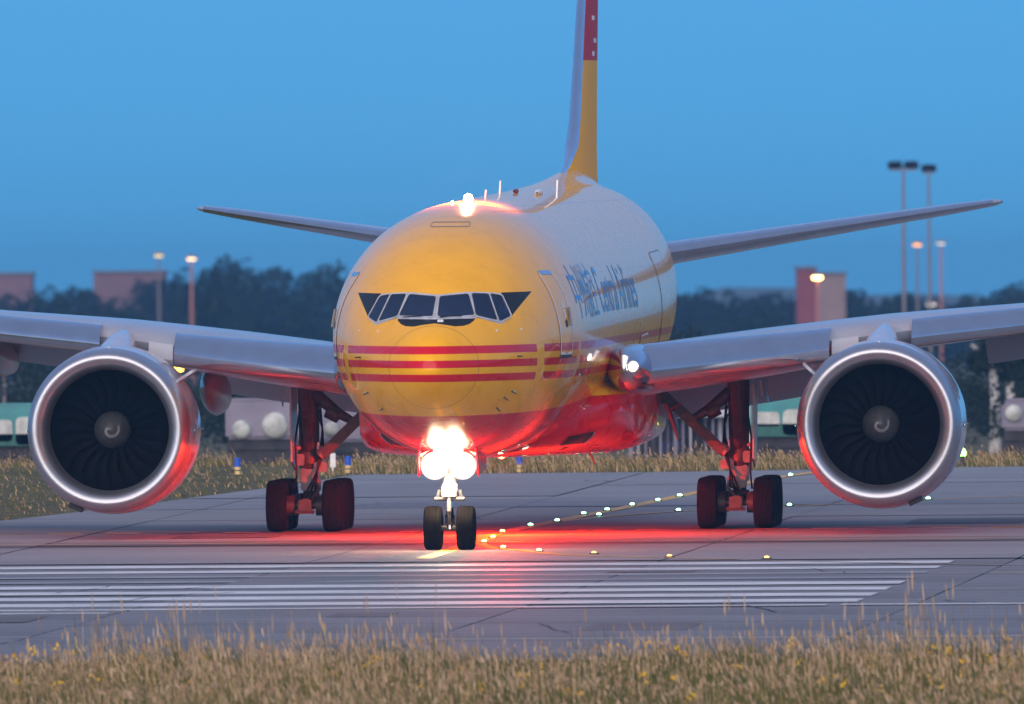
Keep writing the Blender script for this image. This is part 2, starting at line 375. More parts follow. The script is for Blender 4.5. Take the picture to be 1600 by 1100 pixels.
def pchip(xs, ys):
    n = len(xs); h = [xs[i+1]-xs[i] for i in range(n-1)]; d = [(ys[i+1]-ys[i])/h[i] for i in range(n-1)]; m = [d[0]]
    for i in range(1, n-1):
        if d[i-1]*d[i] <= 0: m.append(0)
        else: w1, w2 = 2*h[i]+h[i-1], h[i]+2*h[i-1]; m.append((w1+w2)/(w1/d[i-1]+w2/d[i]))
    m.append(d[-1])
    def f(x):
        x = min(max(x, xs[0]), xs[-1]); i = 0
        while i < n-2 and x > xs[i+1]: i += 1
        t = (x-xs[i])/h[i]
        return (2*t**3-3*t*t+1)*ys[i]+(t**3-2*t*t+t)*h[i]*m[i]+(-2*t**3+3*t*t)*ys[i+1]+(t**3-t*t)*h[i]*m[i+1]
    return f
_F = [pchip([math.sqrt(r[0]) for r in HULL], [r[k] for r in HULL]) for k in range(1, 5)]; _sc = {}
def sec(s):
    k = round(s, 5)
    if k not in _sc: u = math.sqrt(max(s, 0)); _sc[k] = tuple(f(u) for f in _F)
    return _sc[k]
def inside(x, z, s):
    t, b, w, c = sec(s)
    if w < 1e-6: return False
    h = (t-c) if z > c else (c-b); return (x/w)**2+((z-c)/h)**2 <= 1
def nose_s(x, z):
    lo_, hi = 0, 16
    for _ in range(26):
        m = (lo_+hi)/2
        if inside(x, z, m): hi = m
        else: lo_ = m
    return hi
def side_x(s, z):
    t, b, w, c = sec(s); h = (t-c) if z > c else (c-b); return w*math.sqrt(max(0, 1-((z-c)/h)**2))
def on_front(off):
    def f(x, z):
        e = .02; s = nose_s(x, z); n = Vector(((nose_s(x+e, z)-nose_s(x-e, z))/(2*e), -1, (nose_s(x, z+e)-nose_s(x, z-e))/(2*e))).normalized()
        return Vector((x, s, z))+n*off
    return f
def on_side(off, sgn=1):
    def f(s, z):
        e = .03; p = lambda s_, z_: Vector((side_x(s_, z_), s_, z_))
        n = (p(s+e, z)-p(s-e, z)).cross(p(s, z+e)-p(s, z-e)).normalized()
        if n.x < 0: n = -n
        q = p(s, z)+n*off; return Vector((q.x*sgn, q.y, q.z))
    return f
def patch(name, polys, fn, mat, parent, step=(.12,.12), bm0=None):   # flat outlines cut to a grid and laid on the hull
    b = bm0 or bmesh.new()
    if bm0 is None:
        for poly in polys: b.faces.new([b.verts.new((p[0], p[1], 0)) for p in poly])
    for ax in (0, 1):
        vals = [v.co[ax] for v in b.verts]; k = math.floor(min(vals)/step[ax])+1
        while k*step[ax] < max(vals):
            no = (1,0,0) if ax == 0 else (0,1,0)
            bmesh.ops.bisect_plane(b, geom=b.verts[:]+b.edges[:]+b.faces[:], plane_co=tuple(k*step[ax]*c for c in no), plane_no=no, dist=1e-5); k += 1
    bmesh.ops.triangulate(b, faces=[f for f in b.faces if len(f.verts) > 4])
    for v in b.verts: v.co = fn(v.co.x, v.co.y)
    bmesh.ops.recalc_face_normals(b, faces=b.faces[:])
    c = sum((f.normal.x*f.calc_center_median().x-.2*f.normal.y for f in b.faces))
    if c < 0: bmesh.ops.reverse_faces(b, faces=b.faces[:])
    me = bpy.data.meshes.new(name); b.to_mesh(me); b.free(); me.materials.append(mat)
    me.polygons.foreach_set('use_smooth', [True]*len(me.polygons))
    o = bpy.data.objects.new(name, me); COLL.objects.link(o); o.parent = parent; return o
def mir(poly): return [(-x, z) for x, z in poly]
def grow(poly, d):
    cx = sum(p[0] for p in poly)/len(poly); cz = sum(p[1] for p in poly)/len(poly); n = len(poly); out = []
    ar = sum(poly[i][0]*poly[(i+1)%n][1]-poly[(i+1)%n][0]*poly[i][1] for i in range(n)); sg = 1 if ar > 0 else -1
    for i in range(n):
        a, p, b = Vector(poly[i-1]), Vector(poly[i]), Vector(poly[(i+1)%n]); e1 = (p-a).normalized(); e2 = (b-p).normalized()
        n1 = Vector((e1.y, -e1.x))*sg; n2 = Vector((e2.y, -e2.x))*sg; m = (n1+n2); q = p+m*(d/max(.3, 1+n1.dot(n2))); out.append((q.x, q.y))
    return out
def rounded(poly, r, k=4):
    out = []; n = len(poly)
    for i in range(n):
        a, p, b = Vector(poly[i-1]), Vector(poly[i]), Vector(poly[(i+1)%n]); rr = min(r, (a-p).length*.45, (b-p).length*.45)
        s_, e_ = p+(a-p).normalized()*rr, p+(b-p).normalized()*rr
        for j in range(k+1):
            t = j/k; q = s_*(1-t)**2+p*2*t*(1-t)+e_*t*t; out.append((q.x, q.y))
    return out
def strip2(path, w, closed=True):                                # outline of constant width as quads
    n = len(path); P_ = [Vector(p) for p in path]; off = []
    for i in range(n):
        a = P_[i-1] if (closed or i) else P_[i]; b = P_[(i+1) % n] if (closed or i < n-1) else P_[i]
        d = (b-a).normalized(); nn = Vector((-d.y, d.x))*w/2; off.append((P_[i]-nn, P_[i]+nn))
    return [[tuple(off[i][0]), tuple(off[(i+1)%n][0]), tuple(off[(i+1)%n][1]), tuple(off[i][1])] for i in range(n if closed else n-1)]

jet = empty('cargo_jet', MW)
tag(jet, 'big yellow and red cargo jet turning onto the runway with its nose lights blazing', 'airplane')
stations = [(.0004 if i == 0 else (i/34)**2*13.5) for i in range(35)]+list(np.linspace(14.5, 62.9, 44))
fr = []
for s in stations:
    t, b, w, c = sec(s); row = []
    for k in range(96):
        a = 2*math.pi*k/96; sx_, cz_ = math.sin(a), math.cos(a); row.append((w*sx_, s, c+((t-c) if cz_ > 0 else (c-b))*cz_))
    fr.append(row)
fus = MB().grid(fr, cu=True, cap0=True, cap1=True).build('fuselage', M_LIV, jet, sharp=0)
fus.data.polygons.foreach_set('use_smooth', [True]*len(fus.data.polygons))
# radome seam, crown hatch outline, belly skin laps
seam = MB(); rws = []
for ds in (0, .012):
    row = []
    for k in range(64):
        a = 2*math.pi*k/64; s = 1.16+ds; t, b, w, c = sec(s); row.append((w*1.002*math.sin(a), s, c+((t-c) if math.cos(a) > 0 else (c-b))*1.002*math.cos(a)))
    rws.append(row)
seam.grid(rws, cu=True).build('radome_seam', M_SEAL, fus)
# flight-deck glazing
UND = [(0,6.225),(.68,6.29),(1.17,6.275),(1.46,6.24),(1.72,5.67),(1.52,5.505),(.985,5.67),(.9,5.655),(0,5.64)]
wsf = patch('windshield_frame', [UND, mir(UND)], on_front(.006), M_FRAME, jet, (.1,.1))
PANES = ([(.055,6.155),(.70,6.215),(.885,5.73),(.07,5.71)], [(.80,6.222),(1.16,6.212),(1.405,5.605),(.95,5.722)], [(1.22,6.21),(1.45,6.17),(1.69,5.69),(1.48,5.575)])
for pn in PANES:
    for q in (pn, mir(pn)):
        w_ = patch('cockpit_window', [rounded(q, .06)], on_front(.020), M_GLASS, jet, (.12,.12))
        patch('window_seal', strip2(rounded(grow(q, .006), .06), .026), on_front(.026), M_SEAL, w_, (5,5))
        patch('window_rim', strip2(rounded(grow(q, .030), .07), .026), on_front(.030), M_FRAME, w_, (5,5))
TRI = [(1.45,6.262),(2.11,6.275),(1.72,5.672)]
ANTI = [(0,5.655),(.9,5.655),(.955,5.70),(.92,5.61),(.83,5.53),(.7,5.485),(.5,5.475),(.37,5.50),(.25,5.52),(0,5.55)]
for q in (TRI, mir(TRI)): patch('black_eye_mask', [q], on_front(.003), M_BLACK, fus, (.1,.1))
patch('antiglare_panel', [ANTI, mir(ANTI)], on_front(.003), M_BLACK, fus, (.1,.1))
for x0, x1 in ((-.78,-.30),(.12,.62)):                          # wipers lie along the lower sill
    MB().tube([on_front(.05)(x0+(x1-x0)*t, 5.665+.02*t) for t in (0,.5,1)], .014, 6).build('wiper', M_BLACK, wsf)
for x_, m_ in ((-.15, M_SEAL), (.145, M_WHITE)):
    patch('service_panel', [rounded([(x_-.075,5.575),(x_+.075,5.575),(x_+.07,5.635),(x_-.07,5.635)], .03)], on_front(.008), m_, fus)
for x_, z_, dx in ((1.905,4.73,.10),(1.74,3.88,.08),(1.57,3.735,.06),(1.38,3.49,.1)):
    for sg in (-1, 1):
        if z_ == 3.735 and sg < 0: continue
        p = on_front(0)(sg*x_, z_); q = on_front(.13)(sg*x_, z_)
        MB().tube([p, q, q+Vector((0,-.16,0))], [.022,.016,.011], 7).build('air_probe', M_GDARK, fus)
for x_, z_ in ((1.436,5.38),(1.955,5.396),(1.8,3.9)):
    for sg in (-1, 1): patch('small_decal', [[(sg*x_-.03,z_),(sg*x_+.03,z_),(sg*x_+.005,z_-.06)]], on_front(.004), M_WHITE, fus)
# doors: forward left and right, the big aft cargo door on the left
DOOR = rounded([(6.12,6.70),(7.25,6.70),(7.42,5.5),(7.42,4.74),(6.0,4.74),(5.95,5.5)], .16)
for sg in (1, -1):
    d = patch('door', [DOOR], on_side(.008, sg), M_LIV, jet, (.2,.2))
    patch('door_frame', strip2(DOOR, .075), on_side(.014, sg), M_WHITE, d, (5,.2))
    patch('door_sill', [[(5.98,4.64),(7.45,4.64),(7.45,4.72),(5.98,4.72)]], on_side(.02, sg), M_GDARK, d)
    patch('header_trim', [[(6.2,6.66),(7.2,6.66),(7.2,6.76),(6.2,6.76)]], on_side(.016, sg), M_METAL, d)
    MB().tube([on_side(.05, sg)(7.05, 5.42), on_side(.05, sg)(7.12, 5.85)], .035, 8).build('handle', M_GEAR, d)
    patch('placard', [[(6.62,5.62),(6.82,5.62),(6.82,5.82),(6.62,5.82)],[(6.62,5.86),(6.82,5.86),(6.82,5.98),(6.62,5.98)]], on_side(.013, sg), M_WHITE, d)
    patch('door_window', [rounded([(6.62,5.38),(6.86,5.38),(6.86,5.56),(6.62,5.56)], .06)], on_side(.015, sg), M_SEAL, d)
CD = rounded([(38.6,6.95),(42.6,7.0),(42.6,4.35),(38.6,4.3)], .15)
c_ = patch('cargo_door', [CD], on_side(.01), M_LIV, jet, (.4,.25)); patch('door_seam', strip2(CD, .018), on_side(.016), M_GDARK, c_, (5,.25))
CD2 = rounded([(30.5,4.9),(33.2,4.95),(33.2,3.6),(30.5,3.55)], .15)
c_ = patch('cargo_door', [CD2], on_side(.01), M_LIV, jet, (.4,.25)); patch('door_seam', strip2(CD2, .05), on_side(.016), M_WHITE, c_, (5,.25))
# lettering along both sides
def lettering(body, size, s0, z0, length, sg, parent):
    cu = bpy.data.curves.new('lettering', 'FONT'); cu.body = body; cu.size = size; to = bpy.data.objects.new('lettering', cu); COLL.objects.link(to)
    dg = bpy.context.evaluated_depsgraph_get(); me = bpy.data.meshes.new_from_object(to.evaluated_get(dg)); bpy.data.objects.remove(to)
    b = bmesh.new(); b.from_mesh(me); bmesh.ops.remove_doubles(b, verts=b.verts[:], dist=1e-4)
    x0, x1 = min(v.co.x for v in b.verts), max(v.co.x for v in b.verts); y0 = min(v.co.y for v in b.verts)
    for v in b.verts: u = (v.co.x-x0)/(x1-x0); v.co.x = s0+length*(u if sg > 0 else 1-u); v.co.y = v.co.y+z0
    return patch('lettering', None, on_side(.006, sg), M_BLUE, parent, (1.0,.14), bm0=b)
lettering('\u4e2d\u5dde\u822a\u7a7a', 1.42, 8.75, 5.68, 5.9, 1, fus); lettering('Central Airlines', 1.62, 15.6, 5.66, 13.6, 1, fus)
lettering('\u4e2d\u5dde\u822a\u7a7a', 1.42, 23.3, 5.68, 5.9, -1, fus); lettering('Central Airlines', 1.62, 8.75, 5.66, 13.6, -1, fus)
# crown fittings
def blade_antenna(x, s, z, h, m, ch=.38, name='blade_antenna'):
    b = MB(); b.prism([(x-.025,s,z-.05),(x-.025,s+ch,z-.05),(x-.015,s+ch*1.1,z+h),(x-.015,s+ch*.55,z+h)], (.04,0,0)); return b.build(name, m, fus)
zc = lambda s: sec(s)[0]
blade_antenna(-.2, 26.5, zc(26.5), .32, M_WHITE); blade_antenna(1.0, 30, zc(30)-.18, .46, M_WHITE); blade_antenna(.05, 18, zc(18), .2, M_WHITE)
MB().lathe([(-.7,.02),(-.5,.07),(.3,.085),(.75,.02)], 14, (.62,29,zc(29)-.02)).build('satellite_fairing', M_WHITE, fus)
MB().lathe([(-.5,.02),(-.3,.05),(.3,.06),(.5,.02)], 12, (.17,27,zc(27)+.05)).build('satellite_fairing', M_RDK, fus)
HT = rounded([(-.48,7.85),(.48,7.85),(.46,7.96),(-.46,7.96)], .04)
patch('crown_hatch_outline', strip2(HT, .012), on_front(.006), M_GEAR, fus, (.1,.1))
# anti-collision beacons
bc = MB().lathe([(0,.16),(.05,.15)], 20, (.05,12.3,zc(12.3)-.03), 'z', cap1=True).build('beacon', M_GDARK, jet)
MB().lathe([(.05,.12),(.13,.115),(.19,.09),(.23,.03)], 20, (.05,12.3,zc(12.3)-.03), 'z', cap1=True).build('beacon_lens', M_BCN, bc)
MB().lathe([(0,.035),(.06,.03),(.08,.01)], 12, (-.3,11.6,zc(11.6)-.02), 'z').build('small_lamp', M_LAMP2, fus)
def lamp(name, typ, loc, energy, col, size, parent, aim=None, **k):
    l = bpy.data.lights.new(name, typ); l.energy = energy; l.color = col; l.shadow_soft_size = size
    for a, v in k.items(): setattr(l, a, v)
    o = bpy.data.objects.new(name, l); COLL.objects.link(o); o.parent = parent; o.location = loc
    if aim is not None: o.rotation_euler = Vector(aim).to_track_quat('-Z', 'Y').to_euler()
    return o
lamp('beacon_light', 'POINT', (.05,12.3,zc(12.3)+.32), 900, (1,.22,.10), .10, bc)
bb = MB().lathe([(0,.16),(-.05,.15)], 20, (0,23.6,2.05), 'z', cap1=True).build('beacon', M_GDARK, jet)
MB().lathe([(-.05,.10),(-.08,.095),(-.11,.07),(-.12,.03)], 20, (0,23.6,2.05), 'z', cap1=True).build('beacon_lens', M_BCN2, bb)
lamp('beacon_light', 'POINT', (0,23.6,1.92), 4200, (1,.022,.003), .05, bb)

# wings
def airfoil(n=16, t=.12, camber=.018):
    pts = []
    for k in range(2*n):
        u = k/n; x = (1-math.cos(math.pi*(1-u)))/2 if u <= 1 else (1-math.cos(math.pi*(u-1)))/2
        yt = 5*t*(.2969*math.sqrt(x)-.126*x-.3516*x*x+.2843*x**3-.1015*x**4); yc = camber*4*x*(1-x)
        pts.append((x, yc+yt if u <= 1 else yc-yt))
    return pts
AF = lambda t, n=16, c=.018: airfoil(n, t, c)
LE_S = lambda x: 20.9+(x-3.1)*.655
LE_Z = pchip([2, 3.6, 5, 8.2, 10.3, 13, 20, 32.4], [3.95, 4.25, 4.38, 4.70, 4.97, 5.24, 6.1, 7.4])
def chord(x): return 14.2-(x-2)*.60 if x < 10.4 else 9.16-(x-10.4)*.33
def wing(sg):
    rows = []; ends = [2.0,3.1,4,5,6.5,8.2,9.6,10.4,11.5,13,16,20,25,29,31,32.0,32.4]
    w = MB()
    for x in ends:
        t = .135 if x < 6 else (.135-.035*min(1,(x-6)/8)); c = chord(x) if x < 29 else chord(29)*(1-((x-29)/3.8)**1.4*.75); s0 = LE_S(x)+(0 if x < 29 else (x-29)*.5)
        kk = .50+.28*min(1, max(0, (x-3.5)/5.5)); row = [(sg*x, s0+u*c, LE_Z(x)+(.004+.005*min(1,max(0,(x-3)/5)))*c-u*c*.028+v*c*(kk if v > 0 else 1.05)) for u, v in AF(t)]
        rows.append(row)
    w.grid(rows, cu=True, cap1=True)
    me = w.build('wing', [M_GREY], jet)
    return me
def slat(sg, x0, x1, parent, k0, k1, mat=M_METAL):
    sect = [(.62,.42),(.45,.435),(.3,.43),(.14,.41),(.0,.37),(-.13,.32),(-.25,.26),(-.35,.19),(-.43,.12),(-.49,.05),(-.53,-.02),(-.555,-.08),(-.56,-.14),(-.55,-.21),(-.525,-.28),(-.485,-.335),(-.43,-.375),(-.36,-.395),(-.28,-.385),(-.18,-.25),(.02,.02),(.30,.22),(.60,.36)]
    rows = []
    for i in range(7):
        x = x0+(x1-x0)*i/6; k = k0+(k1-k0)*i/6
        rows.append([(sg*x, LE_S(x)+.02+u*k, LE_Z(x)+.0+v*k) for u, v in sect])
    return MB().grid(rows, cu=True, cap0=True, cap1=True).build('slat', mat, parent)
wings = {}
for sg in (-1, 1):
    w = wing(sg); wings[sg] = w
    slat(sg, 3.75, 8.25, w, 1.22, .98)
    for a, b, k0, k1 in ((10.25,14.6,.86,.76),(14.7,19.2,.76,.66),(19.3,24,.66,.55),(24.1,28.6,.55,.45)): slat(sg, a, b, w, k0, k1)
    # fixed nose piece and small flap by the pylon
    rows = [[(sg*x, LE_S(x)-.20+u*.8, LE_Z(x)-.42*k+v*.62*k) for u, v in ((.55,.85),(.1,.9),(-.05,.62),(-.05,.2),(.1,0),(.5,.0))] for x, k in ((8.3,.9),(8.95,.9))]
    MB().grid(rows, cu=True, cap0=True, cap1=True).build('krueger_flap', M_NAC, w)
    # trailing edge flaps lowered a little, and their track fairings
    for a, b in ((3.2,8.6),(11.6,22)):
        rows = []
        for i in range(6):
            x = a+(b-a)*i/5; c = chord(x)*.24; s1 = LE_S(x)+chord(x)*.97; z1 = LE_Z(x)-.0*c-.18
            rows.append([(sg*x, s1+u*c, z1-.42*u*c+v*c) for u, v in AF(.12, 8)])
        MB().grid(rows, cu=True, cap0=True, cap1=True).build('flap', M_GREY, w)
    for x in (7.9, 13.6, 18.5):
        c = chord(x); s0 = LE_S(x)+c*.45; z0 = LE_Z(x)-.95 if x < 10 else LE_Z(x)-.75; h = .62 if x < 10 else .45
        MB().lathe([(0,.02),(.6,.18),(1.8,.30),(3.4,.33),(5.2,.24),(6.4,.03)], 16, (0,0,0)).build('flap_track_fairing', M_UNDER, w).matrix_parent_inverse = Matrix()
        o = w.children[-1] if False else COLL.objects[-1]
        for v in o.data.vertices: v.co = Vector((sg*x+v.co.x, s0+v.co.y, z0+v.co.z*h/.33-.05*v.co.y))
    # leading-edge root housing with the landing light
    rows = []
    for s, cx, cz, hw, hh in ((19.33,3.36,4.22,.06,.10),(19.45,3.37,4.21,.24,.34),(19.8,3.38,4.20,.40,.47),(20.5,3.40,4.18,.54,.55),(21.5,3.45,4.16,.62,.60),(23,3.45,4.15,.68,.64)):
        rows.append([(sg*(cx+hw*math.cos(2*math.pi*k/24)), s, cz+hh*math.sin(2*math.pi*k/24)) for k in range(24)])
    rt = MB().grid(rows, cu=True, cap0=True, cap1=True).build('root_fairing', M_METAL, w)
    MB().lathe([(0,.115),(-.05,.10),(-.07,.02)], 20, (sg*3.61,19.26,4.25), 'y', cap1=True).build('landing_light', M_LAMP2, rt)
    MB().lathe([(.05,.155),(-.04,.15),(-.045,.115)], 20, (sg*3.61,19.26,4.25), 'y').build('light_rim', M_CHROME, rt)
# wing to body fairing
rows = []
for s, w_, zb, zt in ((16.8,1.3,2.14,2.9),(18,2.35,2.06,3.55),(19.4,3.0,2.02,3.95),(21,3.38,2.02,4.1),(23,3.52,2.02,4.2),(28,3.6,2.04,4.3),(34,3.5,2.1,4.3),(38,3.1,2.2,4.2),(41.5,2.0,2.5,3.6),(43,1.0,2.75,3.2)):
    c = zb+(zt-zb)*.55; row = []
    for k in range(48):
        a = 2*math.pi*k/48; ca, sa = math.cos(a), math.sin(a); p = 2/(2.7+max(0,min(3.4,(s-20.5)*1.4)))
        row.append((w_*math.copysign(abs(sa)**p, sa), s, c+((zt-c) if ca > 0 else (c-zb))*math.copysign(abs(ca)**p, ca)))
    rows.append(row)
FS = ((16.8,1.3,2.14,2.9),(18,2.35,2.06,3.55),(19.4,3.0,2.02,3.95),(21,3.38,2.02,4.1))
def fair(s, a, k):                                               # a point on the front of the belly fairing
    w_, zb, zt = (float(np.interp(s, [r[0] for r in FS], [r[i] for r in FS])) for i in (1, 2, 3)); c = zb+(zt-zb)*.55; p = 2/2.7; ca, sa = math.cos(a), math.sin(a)
    return (k*w_*math.copysign(abs(sa)**p, sa), s-.01, c+k*((zt-c) if ca > 0 else (c-zb))*math.copysign(abs(ca)**p, ca))
bf = MB().grid(rows, cu=True, cap0=True, cap1=True).build('belly_fairing', M_LIV, jet, sharp=50)
for sg in (-1, 1):
    for s0, s1, a0, a1 in ((17.75,18.75,104,124),(18.2,18.5,132,139)):
        b = MB(); b.grid([[fair(s0+(s1-s0)*i/4, sg*R(a0+(a1-a0)*k/6), 1.006) for k in range(7)] for i in range(5)]); b.build('air_inlet', M_DARK, bf)
    MB().tube([fair(18.77, sg*R(104+20*k/6), 1.012) for k in range(7)], .022, 6).build('inlet_lip', M_METAL, bf)
MB().prism([(2.36,21,2.12),(2.36,21.35,2.12),(2.48,21.5,1.80),(2.48,21.36,1.80)], (.03,0,0)).build('blade_antenna', M_RDK, bf)

# tail
def surface(name, secs, mat, parent, n=14, vertical=False, sg=1):
    rows = []
    for d, s0, c, z0, t in secs:
        rows.append([((v*c*1.0, s0+u*c, d) if vertical else (sg*d, s0+u*c, z0+v*c)) for u, v in AF(t, n, 0)])
    return MB().grid(rows, cu=True, cap1=True).build(name, mat, parent)
t_fin = NT('fin_paint'); sx = t_fin.n('ShaderNodeSeparateXYZ'); t_fin.L(t_fin.n('ShaderNodeTexCoord').outputs['Object'], sx.inputs[0])
t_fin.set(col=t_fin.mix(t_fin.math('GREATER_THAN', sx.outputs[2], 11.97), YELLOW, RED), rough=.55, spec=.2)
fin = surface('tail_fin', [(8.3,48.6,12.0,0,.05),(9.0,49.6,10.6,0,.052),(9.8,50.6,9.5,0,.053),(12,52.7,7.9,0,.054),(15,55.6,5.9,0,.056),(18.6,59.0,3.6,0,.06)], t_fin.m, jet, 18, True)
le = []                                                           # bare metal leading edge, swept down into the crown as a fillet
for z, s0, c in ((8.72,40.5,21),(8.78,43,18.5),(8.92,45.6,15.8),(9.2,47.8,13.2),(9.7,49.8,10.6),(10.4,51.1,9.2),(12,52.66,7.94),(15,55.56,5.94),(18.6,58.96,3.64)):
    t = .054 if z > 9.6 else .054*9/c*min(1,(z-8.4)/1.2)
    le.append([(v*c*1.03+(.004 if v > 0 else -.004), s0+u*c, z) for u, v in AF(t, 14, 0) if u < .05])
MB().grid(le).build('leading_edge', M_METAL, fin)
MB().grid([[(x, s, sec(s)[3]+(sec(s)[0]-sec(s)[3])*math.sqrt(1-(x/sec(s)[2])**2)-.02+h*math.exp(-(x/.42)**2)) for x in np.linspace(-1.0,1.0,17)] for i, (s, h) in enumerate(((36,.0),(38,.04),(41,.10),(44,.16),(47,.28),(50,.4),(53,.4),(56,.3)))]).build('dorsal_fillet', M_LIV, fin)
for s_, z_ in ((56.2,13.1),(56.9,12.5),(56.0,12.15)): MB().box((.20-.012*(s_-56),s_,z_), (.02,.9,.12)).build('tail_mark', M_WHITE, fin)
for sg in (-1, 1):
    st = surface('stabilizer', [(.6,53.0,7.0,6.62,.10),(2.0,53.9,6.3,6.80,.10),(5.5,56.4,4.7,7.33,.10),(9.5,59.3,2.9,7.92,.10),(10.6,60.2,2.2,8.08,.09),(10.8,60.6,1.5,8.1,.06)], M_GREY, jet, 14, False, sg)
    l2 = []
    for d, s0, c, z0, t in ((2.0,53.86,6.34,6.80,.104),(5.5,56.36,4.74,7.33,.104),(9.5,59.27,2.93,7.92,.104),(10.6,60.17,2.23,8.08,.094)): l2.append([(sg*d, s0+u*c, z0+v*c) for u, v in AF(t, 14, 0) if u < .16])
    MB().grid(l2).build('leading_edge', M_METAL, st)
    MB().lathe([(-.3,.05),(.2,.32),(1.5,.36),(4,.3),(5,.1)], 16, (sg*1.75,53.6,6.74)).build('root_seal', M_WHITE, st)

# engines
def blade_mesh():
    rows = []
    for i in range(9):
        f = i/8; r = .44+(1.53-.44)*f; ch = .42+.22*f; tw = R(28+34*f); sweep = .10*math.sin(f*math.pi)-.16*f*f; row = []
        for j in range(5):
            u = j/4-.5; a = sweep+(u*ch*math.sin(tw)+.03*math.cos(u*3.1))/r; y = u*ch*math.cos(tw)+.10*f
            row.append((r*math.sin(a), y, r*math.cos(a)))
        rows.append(row)
    b = MB().grid(rows); n = len(b.v); m = b.mesh('fan_blade', M_BLADE, sharp=0, recalc=False)
    m.polygons.foreach_set('use_smooth', [True]*len(m.polygons)); return m
BLADE = blade_mesh()
def engine(sg):
    c = (9.64 if sg > 0 else -9.69, 20.7, 2.74)
    e = empty('engine', None, jet); e.location = c; e.rotation_euler = (0, 0, sg*.012); e.scale = (1.04, 1.04, 1.04)
    MB().lathe([(.62,1.975),(.9,2.0),(1.7,2.04),(2.6,2.03),(3.6,1.93),(4.5,1.74),(5.2,1.56)], 96).build('cowl', M_NAC, e)
    lip = [(1.05,1.475),(.75,1.455),(.5,1.46),(.3,1.495),(.14,1.56),(.05,1.635),(.005,1.71),(.0,1.755),(.02,1.81),(.09,1.865),(.22,1.915),(.40,1.95),(.615,1.977)]
    MB().lathe(lip, 96).build('inlet_lip', M_LIP, e)
    MB().lathe([(1.04,1.476),(1.25,1.56),(2.6,1.6),(2.7,.3)], 64).build('inlet_duct', M_DARK, e)
    sp_ = MB().lathe([(.74,.012),(.77,.07),(.86,.17),(1.0,.29),(1.15,.385),(1.3,.435),(1.5,.455),(1.8,.46)], 40, cap0=True).build('spinner', M_SPIN, e)
    sw = []
    prof = pchip([0,.07,.17,.29,.385,.455],[.74,.77,.86,1.0,1.15,1.5])
    for k in range(26):
        t = k/25; r = .06+.16*t; a = sg*0+2.2+t*4.6; wdt = .03+.05*math.sin(t*math.pi); row = []
        for q in (-.5, .5):
            rr = max(.012, r+q*wdt); row.append((rr*math.cos(a), prof(rr)-.012, rr*math.sin(a)))
        sw.append(row)
    MB().grid(sw).build('spiral_mark', simple('spiral_grey', (.20,.21,.22), .5), sp_)
    for k in range(22):
        o = bpy.data.objects.new('fan_blade', BLADE); COLL.objects.link(o); o.parent = e; o.location = (0, 1.55, 0); o.rotation_euler = (0, 2*math.pi*k/22, 0)
    MB().lathe([(4.3,1.05),(5.6,.95),(6.6,.72),(6.6,.5),(7.4,.1)], 40).build('core_nozzle', M_GDARK, e)
    # pylon over the nacelle and the fairing at its front
    rows = [[(w*math.sin(2*math.pi*k/20), s, zc_+h*math.cos(2*math.pi*k/20)) for k in range(20)] for s, w, zc_, h in ((.75,.03,1.98,.03),(1.1,.26,1.90,.13),(1.7,.40,1.84,.27),(2.6,.42,1.84,.42),(4,.36,1.75,.65),(6,.32,1.4,.9),(8.5,.28,1.3,.8))]
    MB().grid(rows, cu=True, cap0=True, cap1=True).build('pylon', M_NAC, e)
    a = R(37); rr = 2.0; d = Vector((-sg*math.cos(a), 0, math.sin(a))); p0 = d*rr   # strake on the inboard shoulder
    MB().prism([p0+Vector((0,1.0,0)), p0+Vector((0,2.5,0)), p0+d*.42+Vector((0,2.45,0)), p0+d*.36+Vector((0,1.9,0))], Vector((d.z, 0, -d.x))*.07).build('strake', M_NAC, e)
    MB().box((sg*.85,.95,-1.86), (.34,.5,.10), Matrix.Rotation(-sg*.42, 3, 'Y')).build('drain_vent', M_DARK, e)
    for q in (-1, 1):                                             # cowl split line and latches
        MB().box((q*2.035,2.0,-.02), (.02,2.2,.035)).build('cowl_latch', M_METAL, e)
    return e
engine(-1); engine(1)

# landing gear
def tyre_mesh(r, w, n=40):
    h = w/2; p = [(-h*.62,r*.52),(-h*.86,r*.62),(-h,r*.76),(-h*.97,r*.88),(-h*.82,r*.965),(-h*.52,r*.995),(-h*.42,r*.998),(-h*.40,r*.985),(-h*.34,r*.985),(-h*.32,r),(-h*.05,r),(-h*.04,r*.985),(h*.04,r*.985),(h*.05,r)]
    p += [(-a, b) for a, b in reversed(p[:10])]
    return MB().lathe(p, n, axis='x').mesh('tyre', M_TYRE, sharp=30)
def rim_mesh(r, w):
    h = w/2; return MB().lathe([(-h*.6,r*.54),(-h*.66,r*.5),(-h*.45,r*.42),(-h*.4,r*.2),(-h*.55,r*.12),(-h*.55,.01)], 28, axis='x').lathe([(h*.6,r*.54),(h*.66,r*.5),(h*.45,r*.42),(h*.4,r*.2),(h*.55,r*.12),(h*.55,.01)], 28, axis='x').mesh('rim', M_GEAR)
MT, MR = tyre_mesh(.655,.53), rim_mesh(.655,.53); NTY, NR = tyre_mesh(.535,.44), rim_mesh(.535,.44)
def wheel(parent, me_t, me_r, loc):
    t = bpy.data.objects.new('tyre', me_t); COLL.objects.link(t); t.parent = parent; t.location = loc; t.rotation_euler = (random.uniform(0,6),0,0)
    r = bpy.data.objects.new('rim', me_r); COLL.objects.link(r); r.parent = parent; r.location = loc
